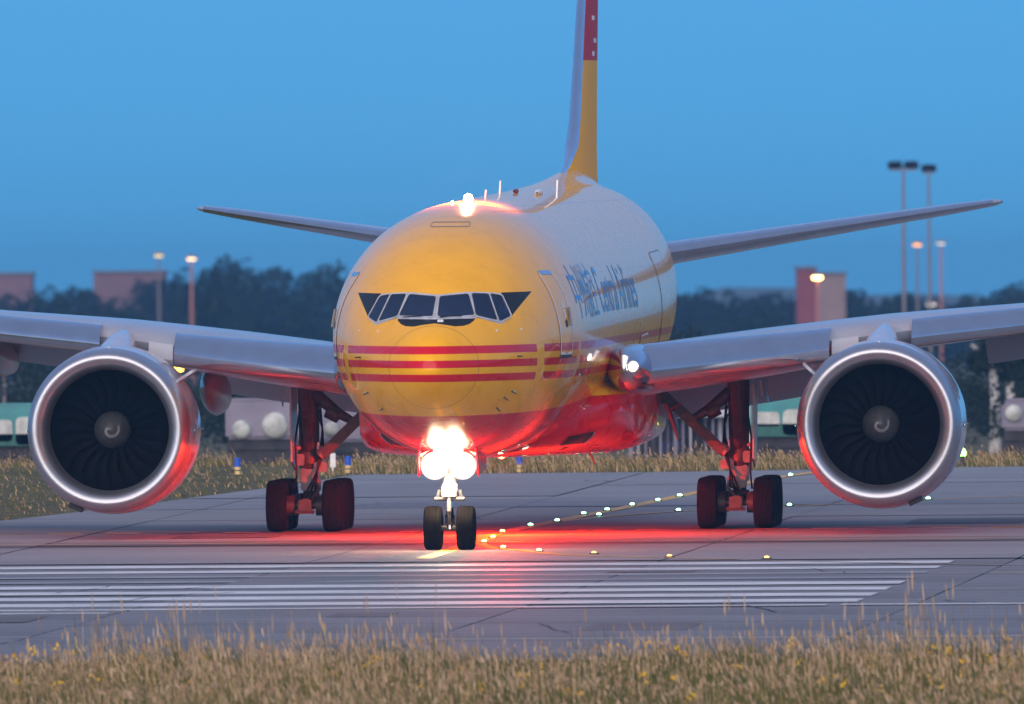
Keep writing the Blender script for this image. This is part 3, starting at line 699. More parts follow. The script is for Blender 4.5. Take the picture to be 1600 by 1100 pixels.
def main_gear(sg):
    X = sg*5.49; g = empty('main_gear', None, jet); inn = -sg
    MB().tube([(X,31.5,4.3),(X,31.6,3.0),(X,31.7,1.75)], [.30,.27,.25], 20).tube([(X,31.7,2.0),(X,31.7,1.70)], .31, 20).tube([(X,31.7,1.8),(X,31.75,1.45)], [.30,.22], 18).build('strut', M_GDARK, g)  # dark steel on leg and side brace puts their shade into the colour
    MB().tube([(X,31.72,1.6),(X,31.77,.72)], .17, 18).build('oleo', M_CHROME, g)
    MB().box((X,31.72,1.38), (.46,.5,.42)).box((X+inn*.30,31.55,1.62), (.34,.4,.26)).box((X-inn*.22,31.5,1.80), (.22,.36,.3)).box((X+inn*.05,31.42,1.16),(.5,.24,.3)).build('valve_block', M_GEAR, g, bevel=.03)
    MB().tube([(X,30.1,.68),(X,33.45,.68)], .16, 14).tube([(X,31.77,.95),(X,31.77,.55)], .24, 16).build('bogie_beam', M_GDARK, g)
    MB().box((X,30.05,.66), (.34,.2,.3)).tube([(X-.25,30.02,.5),(X+.25,30.02,.5)], .06, 8).build('jacking_pad', M_GDARK, g, bevel=.03)
    for k in range(3):
        y = 30.31+1.46*k; MB().tube([(X-.72,y,.655),(X+.72,y,.655)], .09, 12).build('axle', M_GDARK, g)
        for q in (-.715, .715):
            wheel(g, MT, MR, (X+q, y, .652))
            MB().lathe([(-.12,.26),(.12,.26)], 20, (X+q*.55,y,.655), 'x', cap0=True, cap1=True).build('brake', M_GDARK, g)
    # folding side brace to the fuselage, drag brace to the wing
    MB().box((X+inn*.98,31.2,2.52), (.26,.3,1.75), Matrix.Rotation(inn*.80, 3, 'Y')).box((X+inn*1.9,31.2,3.36), (.30,.3,.9), Matrix.Rotation(inn*.80, 3, 'Y')).build('side_brace', M_GDARK, g, bevel=.04)
    MB().tube([(X+inn*.30,31.2,1.90),(X+inn*.46,31.2,2.06)], .15, 12).build('brace_joint', M_GEAR, g)
    MB().tube([(X+inn*1.15,31.2,2.78),(X+inn*.75,31.25,3.0),(X+inn*.2,31.4,3.45)], [.10,.14,.17], 10).tube([(X+inn*.8,31.25,2.9),(X+inn*.5,31.3,3.05)], .19, 10).build('lock_link', M_GDARK, g)
    MB().tube([(X,31.6,2.0),(X,29.2,4.2)], .12, 12).build('drag_brace', M_GDARK, g)
    for k in range(3):                                            # hoses down the leg
        a = .2+.1*k; MB().tube([(X+inn*(.30-.02*k),31.42,3.3-.2*k),(X+inn*(.36),31.38,2.6),(X+inn*(.30+.05*k),31.3,2.0),(X+inn*.22,31.3,1.5),(X+inn*(.1*k),31.0,1.05),(X-inn*.1+.1*k,30.5,.86)], .025, 6).build('hose', M_BLACK, g)
    MB().tube([(X+sg*.2,31.4,3.2),(X+sg*.33,31.3,2.3),(X+sg*.3,31.3,1.4),(X+sg*.36,31.0,1.0)], .03, 6).build('hose', M_BLACK, g)
    MB().tube([(X+inn*.1,31.5,1.2),(X+inn*.28,31.1,1.05),(X+inn*.1,31.0,.8)], .05, 8).build('torque_link', M_GEAR, g)
    MB().tube([(X+inn*.26,31.38,2.25),(X+inn*.26,31.40,2.0)], .07, 10).build('actuator', M_CHROME, g)
    xo = X+sg*.40                                                # leg door, outboard
    MB().prism([(xo+sg*.05,30.95,3.65),(xo+sg*.03,32.6,3.65),(xo+sg*.01,32.5,1.9),(xo+sg*.0,31.9,1.52),(xo+sg*.02,30.95,1.75)], (-sg*.05,0,0)).tube([(X+sg*.1,31.6,2.1),(xo,31.5,2.1)], .05, 8).build('leg_door', M_GREY, g, sharp=20)
    MB().prism([(X+inn*.05+sg*.62,31.0,3.75),(X+sg*.67,32.2,3.75),(X+sg*.70,32.2,3.15),(X+sg*.62,31.0,3.35)], (sg*.04,0,0)).build('hinged_door', M_UNDER, g)
    return g
main_gear(-1); main_gear(1)
# small open door and rod beside the right-hand bay
for sg in (1, -1):
    MB().prism([(sg*3.62,30.6,3.18),(sg*3.72,30.6,3.18),(sg*4.02,30.6,2.28),(sg*3.97,30.6,2.28)], (0,.9,0)).tube([(sg*3.75,30.6,3.0),(sg*4.05,30.7,3.15)], .025, 6).build('bay_door', M_RDK, bf)
# nose gear
ng = empty('nose_gear', None, jet)
NS = 5.89
MB().tube([(0,NS+.25,2.75),(0,NS+.12,1.55)], [.17,.16], 18).tube([(0,NS+.12,1.6),(0,NS+.1,1.42)], .20, 18).build('strut', M_WHITE, ng)
MB().tube([(0,NS+.1,1.5),(0,NS,.5)], .095, 16).tube([(0,NS+.03,.85),(0,NS+.03,.62)], .115, 16).build('oleo', M_CHROME, ng)
MB().box((0,NS-.12,1.42), (.34,.22,.26)).build('steering_box', M_WHITE, ng, bevel=.02)
MB().tube([(-.36,NS-.02,1.24),(.36,NS-.02,1.24)], .055, 10).tube([(-.30,NS,1.24),(-.24,NS,1.46)], .05, 8).tube([(.30,NS,1.24),(.24,NS,1.46)], .05, 8).build('steering_yoke', M_GEAR, ng)
MB().tube([(0,NS-.14,1.3),(0,NS-.28,.95),(0,NS-.06,.62)], [.05,.06,.05], 8).build('torque_link', M_GEAR, ng)
MB().tube([(-.4,NS,.53),(.4,NS,.53)], .07, 12).build('axle', M_GDARK, ng)
for q in (-.4, .4): wheel(ng, NTY, NR, (q, NS, .533))
MB().tube([(0,NS+.1,1.7),(0,NS+1.9,2.75)], .08, 10).tube([(-.3,NS+.3,2.75),(0,NS+.15,1.9)], .05, 8).tube([(.3,NS+.3,2.75),(0,NS+.15,1.9)], .05, 8).build('drag_brace', M_WHITE, ng)
MB().box((0,NS-.05,2.86), (.44,.3,.16)).tube([(-.2,NS-.05,2.8),(-.12,NS,2.45)], .02, 6).tube([(.2,NS-.05,2.8),(.12,NS,2.45)], .02, 6).build('bay_bracket', M_WHITE, ng)
for sg in (-1, 1):
    MB().prism([(sg*.62,NS-.55,2.95),(sg*.60,NS+2.6,2.75),(sg*.70,NS+2.6,1.95),(sg*.71,NS-.35,1.80),(sg*.70,NS-.65,2.3)], (sg*.035,0,0)).build('bay_door', M_LIV, ng)
    MB().tube([(sg*.70,NS-.3,2.3),(sg*.15,NS+.1,2.6)], .02, 6).build('door_rod', M_WHITE, ng)
def nose_lamp(x, z, r, energy, size):
    o = MB().lathe([(.22,r*.35),(.12,r*.9),(0,r*1.08),(-.03,r*1.08),(-.03,r)], 24, (x,NS-.22,z), 'y').build('lamp_housing', M_CHROME, ng)
    MB().lathe([(-.01,r*1.0),(-.02,r*.8),(-.035,r*.6),(-.042,r*.35),(-.045,.01)], 32, (0,0,0), 'y').build('lamp_lens', M_LAMP, o).location = (x,NS-.22,z)
    MB().tube([(x,NS-.15,z),(x*.3,NS+.1,z-.02)], .03, 8).build('lamp_bracket', M_GEAR, o)
    lamp('nose_lamp', 'SPOT', (x,NS-.30,z), energy, (1,.80,.50), r, ng, (.05,-1,.09), spot_size=R(15), spot_blend=1)
for x in (-.34, .34): nose_lamp(x, 2.05, .32, 1500, 90)  # lenses oversized to stand in for the glare round the lamps
nose_lamp(0, 2.26, .22, 600, 60)  # extra lamp, added to fill the white glare between the others
for x in (-.3, .3): lamp('lamp_spill', 'POINT', (x,NS-.55,1.98), 75, (1,.74,.44), .25, ng)
for x in (-.24, .23): nose_lamp(x, 2.50, .15, 300, 60)

# ------------------------------------------------------------------ lights set in the pavement
lt = MB().lathe([(0,.13),(.02,.12),(.03,.08)], 14, axis='z').mesh('inset_light', M_GDARK)
def lens(col, nm, st): return MB().lathe([(.028,.062),(.055,.055),(.07,.02)], 12, axis='z', cap1=True).mesh('lens', emit(nm, col, st))
LG, LA = lens((.25,1,.50), 'green_lens', 6), lens((1,.62,.12), 'amber_lens', 6)
LD = lens((1,.5,.10), 'dim_amber_lens', 1.3)
def inset(x, s, le_, label, group):
    o = bpy.data.objects.new('taxiway_light', lt); COLL.objects.link(o); o.matrix_world = MW @ Matrix.Translation((x, s, .005)); tag(o, label, 'light', group)
    q = bpy.data.objects.new('lens', le_); COLL.objects.link(q); q.parent = o
ORD = ('first','second','third','fourth','fifth','sixth','seventh','eighth','ninth')
for k, (x, s) in enumerate(((-.09,35),(.2,40.7),(.78,48.2),(.25,50.1),(.52,55.3),(.72,62.4),(1.0,68.8),(1.18,75.3),(2.39,106.8))):
    inset(x, s, LG, 'green light on the yellow centre line, %s counting away from the nose wheels' % ORD[k], 'green lights along the centre line')
for k, (x, s) in enumerate(((2.52,53.7),(5.1,59.9),(6.52,104),(8.41,67.8))):
    inset(x, s, LG, ('green light alone in grey concrete left of the right main wheels','green light on the concrete just right of the right main wheels','green light on far concrete hidden low behind the right engine','green light on the concrete below the right edge of the right engine')[k], 'green lights on the branching line')
for k, (x, s) in enumerate(((-.23,26.9),(.05,19.7),(.23,14.2))):
    inset(x, s, LA, 'amber taxi light in red lit pavement right of the nose wheels, %s of three' % ('farthest','middle','nearest')[k], 'amber lights by the nose wheels')
for k, (x, s) in enumerate(((1.21,7.1),(2.37,3),(3.93,-.4),(6.02,-4.7),(8.49,-7.2))):
    inset(x, s, LA if k < 2 else LD, 'amber light on the lead-on curve before the white bars, %s from the nose wheels' % ORD[k], 'amber lights on the lead-on curve')
o = MB().lathe([(0,.10),(.25,.04),(.30,.09)], 12, axis='z').build('edge_light', M_GDARK); o.matrix_world = MW @ Matrix.Translation((6.58,122.5,0))
tag(o, 'green glowing edge light on the far pavement edge right of the right engine', 'light')
MB().lathe([(.30,.09),(.40,.11),(.5,.06),(.53,.01)], 12, axis='z').build('lens', emit('green_edge_lens', (.3,1,.15), 5), o)
# blue and yellow edge markers
m_bl, m_ye = simple('marker_blue', (.01,.10,.60), .5), simple('marker_yellow', (.75,.55,.22), .5)
for (x, s, l) in ((-14.6,118,'blue topped yellow marker post in the grass left of the left main wheels'),(-11.45,119.5,'blue topped pale marker post in the grass between left main gear and nose gear'),(-6.3,118.5,'hazy blue topped marker post standing just right of the nose lights')):
    o = MB().lathe([(0,.09),(.22,.09)], 14, axis='z').build('edge_marker', m_ye); o.matrix_world = MW @ Matrix.Translation((x, s, -.02)); tag(o, l, 'marker post', 'taxiway edge markers')
    MB().lathe([(.22,.092),(.47,.092),(.49,.05)], 14, axis='z', cap1=True).build('reflective_sleeve', m_bl, o)
    MB().lathe([(.10,.094),(.13,.094)], 14, axis='z').build('dark_band', M_SEAL, o)
o = MB().box((0,0,.35), (.16,.04,.42)).box((0,0,.08), (.05,.04,.2)).build('marker_board', M_WHITE); o.matrix_world = MW @ Matrix.Translation((-12.1,122,-.04))
tag(o, 'small pale board on a post in the grass behind the left main gear', 'marker board')

# ------------------------------------------------------------------ grass
def grass(name, n, region, h, w, mats, mix, lean, heads=0, seed=1, keep=None, zoff=0, right=0):
    r = np.random.default_rng(seed); x = r.uniform(region[0], region[1], n); s = r.uniform(region[2], region[3], n)
    if keep is not None: k = keep(x, s); x, s = x[k], s[k]; n = len(x)
    cl = .62+.48*np.sin(x*.9+np.sin(s*.31)*2)*np.sin(s*.23+x*.37)+r.normal(0,.12,n)           # thicker and thinner patches
    H = h*np.clip(r.lognormal(-.12,.34,n)*cl+.15, .25, 2.1); a = r.uniform(0, 2*np.pi, n); ln = H*np.abs(r.normal(lean, lean*.6, n)); la = r.normal(2.75, .75, n)
    z = np.array([profile(q) for q in s])+zoff; dx, ds = np.cos(a)*w/2, np.sin(a)*w/2; V = []; wd = [1,.85,.6,.12]
    for i, f in enumerate((0,.4,.75,1.0)):
        cx = x+ln*np.cos(la)*f**1.8; cs = s+ln*np.sin(la)*f**1.8; cz = z+H*f*(1-.12*f*f); ww = wd[i]*r.uniform(.7,1.3,n)
        V.append(np.stack([cx-dx*ww, cs-ds*ww, cz],1)); V.append(np.stack([cx+dx*ww, cs+ds*ww, cz],1))
    V = np.stack(V, 1); base = (np.arange(n)*8)[:,None]
    F = np.concatenate([base+np.array([[2*i,2*i+1,2*i+3,2*i+2]]) for i in range(3)], 1).reshape(-1,4)
    mi = np.repeat((r.random(n) < mix+right*.38/(1+np.exp(-(x-8)/3))).astype(int), 3); V = V.reshape(-1,3)
    if heads:
        k = np.where(r.random(n) < heads)[0]; m = len(k); tx = x[k]+ln[k]*np.cos(la[k]); ts = s[k]+ln[k]*np.sin(la[k]); tz = z[k]+H[k]*.84; hh = H[k]*r.uniform(.18,.32,m); hw = w*r.uniform(1.2,2.3,m); a2 = r.uniform(0,np.pi,m)
        Q = []
        for f, q in ((0,.25),(.35,1.),(.75,.7),(1,.08)):
            ex_ = np.cos(a2)*hw*q/2; es_ = np.sin(a2)*hw*q/2; bx = tx+ln[k]*.25*f*np.cos(la[k]); cz = tz+hh*f
            Q.append(np.stack([bx-ex_, ts-es_, cz],1)); Q.append(np.stack([bx+ex_, ts+es_, cz],1))
        Q = np.stack(Q,1).reshape(-1,3); b2 = (len(V)+np.arange(m)*8)[:,None]
        F2 = np.concatenate([b2+np.array([[2*i,2*i+1,2*i+3,2*i+2]]) for i in range(3)],1).reshape(-1,4)
        V = np.concatenate([V,Q]); F = np.concatenate([F,F2]); mi = np.concatenate([mi, np.full(len(F2), 2)])
    o = bpy.data.objects.new(name, raw(name, V, F, mats, mi)); COLL.objects.link(o); o.matrix_world = MW; tag(o, kind='stuff'); return o
g_dry = island('dry_grass', [(.38,.26,.12),(.54,.38,.20),(.10,.075,.035),(.60,.44,.26),(.21,.14,.065)])
g_green = island('green_grass', [(.05,.07,.018),(.10,.105,.025),(.20,.16,.045)])
g_head = island('seed_heads', [(.46,.32,.20),(.30,.19,.11),(.54,.41,.28)])
g1 = grass('tall_grass', 50000, (-9,23,-150,-100.5), .46, .020, [g_dry,g_green,g_head], .62, .36, .40, 3, right=1)
gt = grass('tall_grass_stems', 5200, (-9,23,-140,-100.5), .80, .016, [g_dry,g_green,g_head], .34, .05, .75, 13); tag(gt, 'loose taller straw stems standing out of the near grass', 'grass')
tag(g1, 'tall dry grass with seed heads along the near runway edge', 'grass')
g2 = grass('meadow_grass', 42000, (-40,26,112,142), .33, .022, [g_dry,g_green,g_head], .5, .45, .28, 4, keep=lambda x, s: (s > 117.2+np.maximum(0, x+4)*.45) & ((x > -12.5) | ((s > 134) & (np.sin(x*2.1) > -.3))))
tag(g2, 'pale dry grass along the far edge of the taxiway', 'grass')
le_v = np.vectorize(left_edge)
g3 = grass('verge_grass', 13000, (-34,-11,30,140), .14, .026, [g_dry,g_green,g_head], .6, .72, .05, 5, keep=lambda x, s: x < le_v(s)-.15)
tag(g3, 'short patchy verge grass left of the taxiway', 'grass')
r_ = np.random.default_rng(9); fv, ff = [], []
for k in range(110):
    x = r_.choice([r_.normal(10,3), r_.normal(1,2), r_.normal(18,2), r_.normal(-3,1.5)]); s = r_.uniform(-138,-101); z = profile(s)+r_.uniform(.22,.5)
    for j in range(r_.integers(3,9)):
        c = np.array([x,s,z])+r_.normal(0,.045,3); b = len(fv); q = r_.uniform(.012,.026)
        fv += [c+(-q,0,-q), c+(q,0,-q), c+(q,q*.6,q), c+(-q,q*.6,q)]; ff.append((b,b+1,b+2,b+3))
o = bpy.data.objects.new('wild_flowers', raw('wild_flowers', fv, ff, island('petals', [(.62,.36,.015),(.70,.45,.03),(.50,.24,.02)]))); COLL.objects.link(o); o.matrix_world = MW
tag(o, 'small yellow flowers scattered in the tall near grass', 'flowers', kind='stuff')

# ------------------------------------------------------------------ trees and thickets behind the airfield
def crown_pts(r, n, rx_, rz_, lobes):
    c = [(r.normal(0,.45)*rx_, r.normal(0,.4)*rx_, r.uniform(-.55,.75)*rz_, r.uniform(.35,.62)) for _ in range(lobes)]
    i = r.integers(0, lobes, n); d = r.normal(size=(n,3)); d /= np.linalg.norm(d, axis=1)[:,None]; rad = r.uniform(.45,1.05,n)**.5
    L = np.array(c); p = L[i,:3]+d*(rad*L[i,3])[:,None]*np.array([rx_, rx_, rz_*.8]); return p
def leaves(r, P, q):
    n = len(P); a = r.normal(size=(n,3)); a /= np.linalg.norm(a,axis=1)[:,None]; b = np.cross(a, r.normal(size=(n,3))); b /= np.linalg.norm(b,axis=1)[:,None]
    s = q*r.uniform(.6,1.4,n)[:,None]; V = np.stack([P-a*s, P-b*s*.6, P+a*s, P+b*s*.6],1).reshape(-1,3); F = (np.arange(n)*4)[:,None]+np.array([[0,1,2,3]]); return V, F
def wood(name, label, cat, spots, q, per, cols):
    r = np.random.default_rng(len(spots)*7+3); Vs, Fs, off = [], [], 0
    for c, rx_, rz_ in spots:
        V, F = leaves(r, crown_pts(r, per, rx_, rz_, r.integers(5,9))+np.array(c), q*(rx_/4)**.5); Vs.append(V); Fs.append(F+off); off += len(V)
    o = bpy.data.objects.new(name, raw(name, np.concatenate(Vs), np.concatenate(Fs), island(name+'_leaves', cols))); COLL.objects.link(o); tag(o, label, cat, kind='stuff'); return o
DG = [(.012,.022,.015),(.018,.030,.018),(.008,.015,.011),(.026,.036,.022)]
def skyline(tab, px): return np.interp(px, [t[0] for t in tab], [t[1] for t in tab])
TOP1 = [(-60,452),(0,455),(40,458),(70,438),(130,446),(200,430),(260,428),(300,432),(340,412),(365,404),(390,412),(440,420),(480,424),(560,420),(700,420),(900,430),(1060,452),(1120,458),(1180,456),(1240,458),(1290,462),(1330,450),(1400,455),(1460,452),(1540,444),(1660,442)]
rw = np.random.default_rng(21); spots = []
for px in np.arange(-70, 1680, 11):                             # the far wood, about 2.6 km away
    D = rw.uniform(2450, 2950); ty = skyline(TOP1, px)+rw.normal(6,5); hgt = (at(px, ty, D).z-FAR_Z)
    p = at(px, 515, D); rz_ = hgt*.46; spots.append(((p.x, p.y, FAR_Z+hgt-rz_*1.05), rw.uniform(2.2,3.8), rz_))
    if px % 2 == 0: spots.append(((p.x+rw.normal(0,2), p.y-rw.uniform(40,200), FAR_Z+rz_*.75), 4.0, rz_*.8))
for px in list(np.arange(-1900, -70, 17))+list(np.arange(1690, 3500, 17)):   # the wood goes on to both sides
    D = rw.uniform(2450, 2950); hgt = rw.uniform(8, 12); p = at(px, 515, D); spots.append(((p.x, p.y, FAR_Z+hgt*.5), rw.uniform(2.6,4.2), hgt*.5))
wood('distant_wood', 'blue hazy tree line along the horizon', 'trees', spots, .42, 520, DG)
spots = []
for px in np.arange(-70, 1680, 16):                             # darker, nearer thicket
    D = rw.uniform(980, 1250); ty = np.interp(px,[0,60,120,300,480,600,1000,1070,1150,1300,1500,1660],[545,555,540,530,535,530,525,506,530,535,545,535])+rw.normal(4,6); p = at(px, 515, D); hgt = at(px, ty, D).z-FAR_Z
    spots.append(((p.x, p.y, FAR_Z+hgt*.5), rw.uniform(1.2,1.9), hgt*.52)); spots.append(((p.x+rw.normal(0,.5), p.y-20, FAR_Z+hgt*.3), 1.5, hgt*.34))
wood('dark_thicket', 'dark green thicket behind the parked wagons', 'bushes', spots, .17, 420, DG)
def tree(name, px, top, D, rx_, label, birch=False, group=None):
    p = at(px, 515, D); h = at(px, top, D).z-FAR_Z; r = np.random.default_rng(int(px)); root = empty(name, Matrix.Translation((p.x, p.y, FAR_Z))); tag(root, label, 'tree', group)
    bk = simple('birch_bark', (.42,.41,.40), .7, var=.45, scale=1.5, bump=.5) if birch else simple('dark_bark', (.05,.04,.03), .8)
    tr = .30 if birch else .22; b = MB().tube([(0,0,-.3),(.05,0,h*.3),(-.1,.1,h*.6),(.05,.1,h*.88)], [tr,tr*.85,tr*.6,tr*.2], 10)
    for k in range(7):
        a = r.uniform(0,6.28); z0 = h*r.uniform(.5,.8); b.tube([(0,.05,z0),(math.cos(a)*rx_*.45,math.sin(a)*rx_*.45,z0+h*.10),(math.cos(a)*rx_*.8,math.sin(a)*rx_*.8,z0+h*.16)], [tr*.35,tr*.2,.03], 6)
    b.build('trunk', bk, root)
    zc_ = h*(.74 if birch else .6); V, F = leaves(r, crown_pts(r, 1500, rx_, h-zc_, 8)+np.array([0,0,zc_-.05*h]), .18 if birch else .34)
    o = bpy.data.objects.new('crown', raw('crown', V, F, island('crown_leaves_'+name, DG))); COLL.objects.link(o); o.parent = root
tree('round_tree', 365, 402, 2500, 3.6, 'tall rounded tree standing above the far tree line left of the nose')
tree('birch_tree', 1553, 470, 1010, 1.4, 'left one of two pale barked birches behind the right engine', True, 'pale birches')
tree('birch_tree', 1578, 476, 1030, 1.3, 'right one of two pale barked birches behind the right engine', True, 'pale birches')
hm = simple('hill_cover', (.08,.10,.08), .9, var=.3, scale=.004); r = np.random.default_rng(5); hb = []
hx = np.linspace(-480, 700, 60)
for d, k in ((5900,0),(6000,.8),(6200,1),(6400,.9),(6600,0)):
    hb.append([(x+d*.0, d, FAR_Z-3+k*(13.5+2.5*math.sin(x*.011+1)+1.5*math.sin(x*.029)+.8*math.sin(x*.11)+(2.5 if x > 45 else -3))) for x in hx])
o = MB().grid(hb).build('hills', hm, sharp=0); tag(o, kind='structure')

# ------------------------------------------------------------------ buildings, masts and wagons behind
def building(px0, px1, top, D, depth, mat, label, lit=None):
    a, b = at(px0, top, D), at(px1, top, D); w = b.x-a.x; h = a.z-FAR_Z; root = empty('far_building', Matrix.Translation(((a.x+b.x)/2, D, FAR_Z))); tag(root, label, 'building')
    MB().box((0,depth/2,h/2), (w,depth,h)).build('wall', mat, root, sharp=0); MB().box((0,depth/2,h+.15), (w+.4,depth+.4,.3)).build('roof', simple('roof_grey', (.12,.11,.12), .8), root, sharp=0)
    return root
m_pink = simple('pinkish_render', (.17,.10,.12), .85, var=.1, scale=.3); m_brick = simple('red_brick_wall', (.20,.05,.06), .85, var=.15, scale=.5); m_tan = simple('tan_wall', (.24,.17,.17), .85, scale=.5)
building(-40, 50, 430, 2700, 14, m_pink, 'pinkish far building above the trees at the left edge')
building(146, 258, 427, 2750, 16, m_pink, 'long pinkish far building above the tree line under the left lamp')
building(1245, 1275, 421, 2350, 10, m_brick, 'small red far building left of the bright orange lamp')
building(1276, 1321, 430, 2350, 10, m_tan, 'tan far building right of the bright orange lamp')
m_pole = simple('mast_steel', (.20,.17,.18), .5, .3); m_rpole = simple('mast_red', (.42,.16,.13), .5)
def mast(px, top, D, r, label, heads, pole=None, glow=None, strength=0, tint=None):
    p = at(px, top, D); h = p.z-FAR_Z; root = empty('light_mast', Matrix.Translation((p.x, D, FAR_Z))); tag(root, label, 'light mast')
    MB().tube([(0,0,0),(0,0,h*.6),(0,0,h-.1)], [r,r*.85,r*.6], 10).build('pole', pole or m_pole, root)
    if heads == 'flood':
        MB().box((0,0,h-.35), (2.1 if tint is None else .9,.16,.14)).build('cross_arm', m_pole, root)
        for q in ((-.85,-.4,.4,.85) if tint is None else (-.28,.28)):
            MB().box((q,-.12,h+.02), (.62,.5,.42), Matrix.Rotation(.5,3,'X') @ Matrix.Rotation(.25*(1 if q > 0 else -1),3,'Y')).build('floodlight', M_BLACK, root, bevel=.05)
    else:
        MB().lathe([(0,.18),(.1,.62),(.28,.55),(.36,.1)], 16, (0,0,h-.1), 'z', cap1=True).build('lamp_hood', m_pole, root)
        MB().lathe([(-.02,.12),(-.10,.40),(.06,.48)], 16, (0,0,h-.12), 'z', cap0=True).build('lamp_glass', emit('lamp_glow_%d' % px, glow, strength), root)
    return root
mast(1411, 258, 1650, .17, 'tall mast with two pairs of dark floodlights above the right stabilizer', 'flood')
mast(1451, 263, 1700, .15, 'tall slim mast with one dark floodlight cluster beside the double one', 'flood', tint=1)
mast(1433, 381, 2300, .17, 'short mast with an orange glowing lamp between the two tall masts', 'lamp', glow=(1,.42,.12), strength=1.2)
mast(1470, 379, 2320, .17, 'short reddish mast with a pale lamp right of the tall masts', 'lamp', pole=m_rpole, glow=(.9,.85,.8), strength=.5)
mast(248, 398, 2300, .17, 'lamp mast with dim yellow lamp above the left tree line', 'lamp', glow=(1,.72,.3), strength=.7)
mast(299, 403, 2250, .19, 'orange lamp mast with reddish pole above the left tree line', 'lamp', pole=m_rpole, glow=(1,.6,.3), strength=1.6)
mast(1277, 432, 2200, .20, 'brightly lit orange lamp mast in front of the red far building', 'lamp', pole=m_rpole, glow=(1,.55,.12), strength=14)
mast(6, 530, 1020, .10, 'lit orange lamp post at the left edge behind the left wing', 'lamp', glow=(1,.35,.06), strength=3)
mast(270, 572, 930, .08, 'orange lamp post glowing between left engine and wing', 'lamp', glow=(1,.42,.03), strength=5)
mast(1455, 474, 2000, .12, 'pale lamp mast rising behind the right wing', 'lamp', pole=m_tan, glow=(.9,.8,.7), strength=.5)
m_teal = simple('teal_paint', (.008,.20,.22), .4, 0, .3, var=.2, scale=.8); m_teal2 = simple('dark_teal_paint', (.006,.10,.085), .5, var=.3)
m_lav = simple('grey_lavender_panel', (.22,.20,.27), .6, var=.2, scale=.5); m_pw = simple('pale_patch', (.46,.48,.46), .6, var=.35, scale=2.2)
m_chas = simple('chassis_dark', (.028,.026,.034), .7, var=.4)
def wagon(px0, px1, top, bot, D, body, label, patches, disc=False, skirt=None):
    a, b = at(px0, top, D), at(px1, bot, D); w = b.x-a.x; z1, z0 = a.z-FAR_Z, b.z-FAR_Z
    root = empty('freight_wagon', Matrix.Translation(((a.x+b.x)/2, D, FAR_Z))); tag(root, label, 'wagon', 'wagons parked beyond the grass')
    MB().box((0,1.3,(z0+z1)/2), (w,2.6,z1-z0)).build('body', body, root, bevel=.12)
    MB().box((0,1.3,z1+.05), (w-.3,2.3,.16)).build('roof', body, root, bevel=.06)
    if skirt: MB().box((0,-.02,z0+(z1-z0)*.16), (w-.1,.06,(z1-z0)*.3)).build('lower_panel', skirt, root)
    MB().box((0,1.3,z0-.2), (w-.2,2.2,.4)).build('chassis', m_chas, root)
    me = MB().lathe([(-.07,.46),(.07,.46)], 20, axis='y', cap0=True, cap1=True).mesh('wheel', m_chas)
    n = max(2, int(w/1.1))
    for k in range(n):
        o = bpy.data.objects.new('wheel', me); COLL.objects.link(o); o.parent = root; o.location = (-w/2+w*(k+.5)/n, .2, .46)
    MB().box((0,1.3,(z0-.35)*.5+.15), (w*.96,2.0,max(.2,z0-.5))).build('underframe', m_chas, root)
    for pxa, pxb, ya, yb in patches:
        p, q = at(pxa, ya, D), at(pxb, yb, D); cx, cz = (p.x+q.x)/2-root.location.x, (p.z+q.z)/2-FAR_Z; rx_, rz_ = (q.x-p.x)/2, (p.z-q.z)/2
        if disc: MB().lathe([(0,rx_),(-.12,rx_*.97),(-.22,rx_*.8),(-.3,rx_*.4),(-.32,.01)], 24, (cx,0,cz)).build('round_tank_end', m_pw, root)
        else:
            rr = min(rx_, rz_)*.55; pl = rounded([(cx-rx_,cz-rz_),(cx+rx_,cz-rz_),(cx+rx_*.92,cz+rz_),(cx-rx_*.95,cz+rz_)], rr, 5)
            MB().prism([(x, -.05, z) for x, z in pl], (0,.06,0)).build('white_panel', m_pw, root)
    return root
wagon(-60, 62, 636, 697, 830, m_teal, 'teal wagon with two pale panels left of the left engine', [(-8,20,656,690),(24,56,652,695)], skirt=m_teal2)
wagon(1172, 1300, 617, 682, 830, m_teal, 'teal wagon with two pale panels between right main gear and right engine', [(1178,1219,644,666),(1222,1262,640,680)], skirt=m_teal2)
wagon(352, 472, 628, 686, 840, m_lav, 'grey lavender wagon with two round white ends left of the left main gear', [(362,392,657,686),(409,451,643,687)], True)
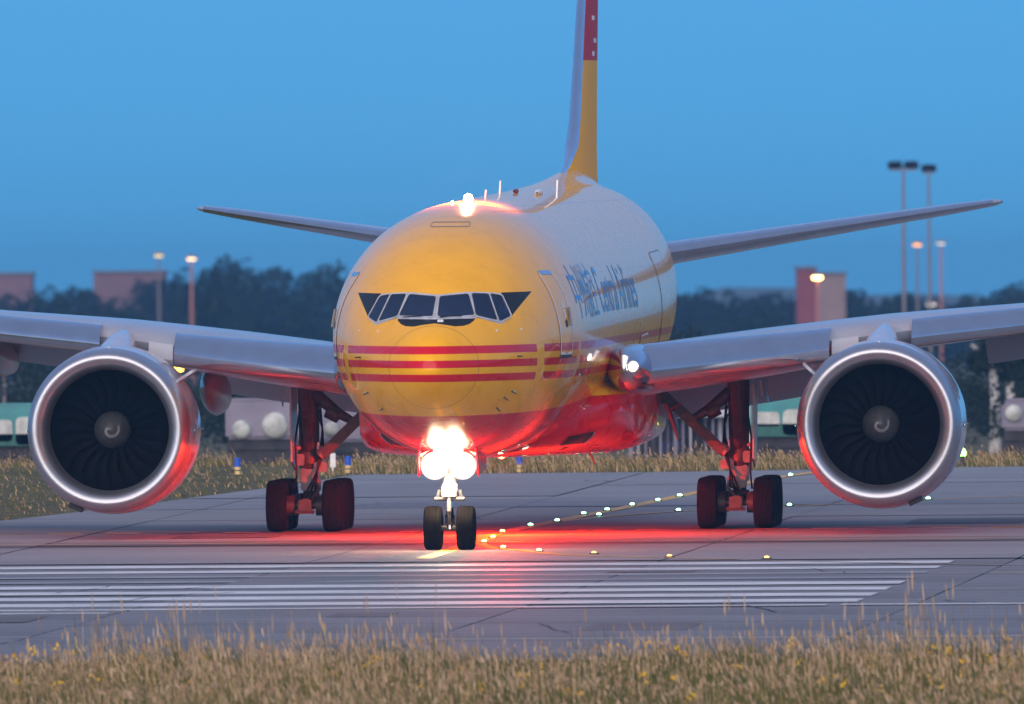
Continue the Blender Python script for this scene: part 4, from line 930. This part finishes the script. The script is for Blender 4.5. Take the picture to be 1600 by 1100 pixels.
wagon(486, 640, 625, 690, 846, m_lav, 'grey lavender wagon with two round white ends behind the left gear brace', [(506,530,657,684),(562,592,652,684)], True)
wagon(1566, 1660, 628, 672, 836, m_lav, 'dark lavender wagon with a round white end at the right edge', [(1570,1598,632,660)], True)
# low open shed behind the right main gear
a, b = at(985, 612, 870), at(1172, 612, 870); w = b.x-a.x; h = a.z-FAR_Z; sh = empty('open_shed', Matrix.Translation(((a.x+b.x)/2, 870, FAR_Z))); tag(sh, 'long pale open sided shed behind the right main gear', 'shed')
m_pal = simple('pale_shed_panel', (.42,.42,.50), .6, var=.08, scale=.4)
z2 = at(1080, 652, 870).z-FAR_Z
MB().box((0,3,(h+z2)/2), (w,6,h-z2)).build('fascia', m_pal, sh); MB().box((0,6,z2/2), (w,.2,z2)).build('back_wall', simple('shed_back', (.07,.07,.10), .8, var=.5, scale=1.2), sh)
for k in range(17):
    x = -w/2+w*k/16; MB().box((x,.3+random.uniform(0,1.5),z2/2), (.07+.09*(k % 3 == 0),.1,z2)).build('post', random.choice([m_pal, m_lav, m_chas]), sh)
for k in range(12):
    x = random.uniform(-w/2+.3, w/2-.3); q = random.uniform(.3,.9); MB().box((x,1.5+random.uniform(0,3),z2*.3), (q,.5,random.uniform(.4,1)*z2*.6)).build('stored_crate', random.choice([m_lav, m_chas, simple('faded_blue', (.05,.07,.20), .7), m_chas]), sh)
MB().box((w/2-.12,-.1,h*.5), (.24,.2,h)).build('end_pillar', M_WHITE, sh)

# ------------------------------------------------------------------ air
hz = bpy.data.materials.new('haze_air'); hz.use_nodes = True; hz.node_tree.nodes.clear()
vo = hz.node_tree.nodes.new('ShaderNodeOutputMaterial'); pv = hz.node_tree.nodes.new('ShaderNodeVolumePrincipled')
pv.inputs['Color'].default_value = (.33,.68,1.0,1); pv.inputs['Density'].default_value = .000125; pv.inputs['Anisotropy'].default_value = .55
hz.node_tree.links.new(pv.outputs[0], vo.inputs['Volume'])
hb = MB().box((0,3300,9), (2600,6900,42)).build('haze', hz, sharp=0); tag(hb, kind='stuff')
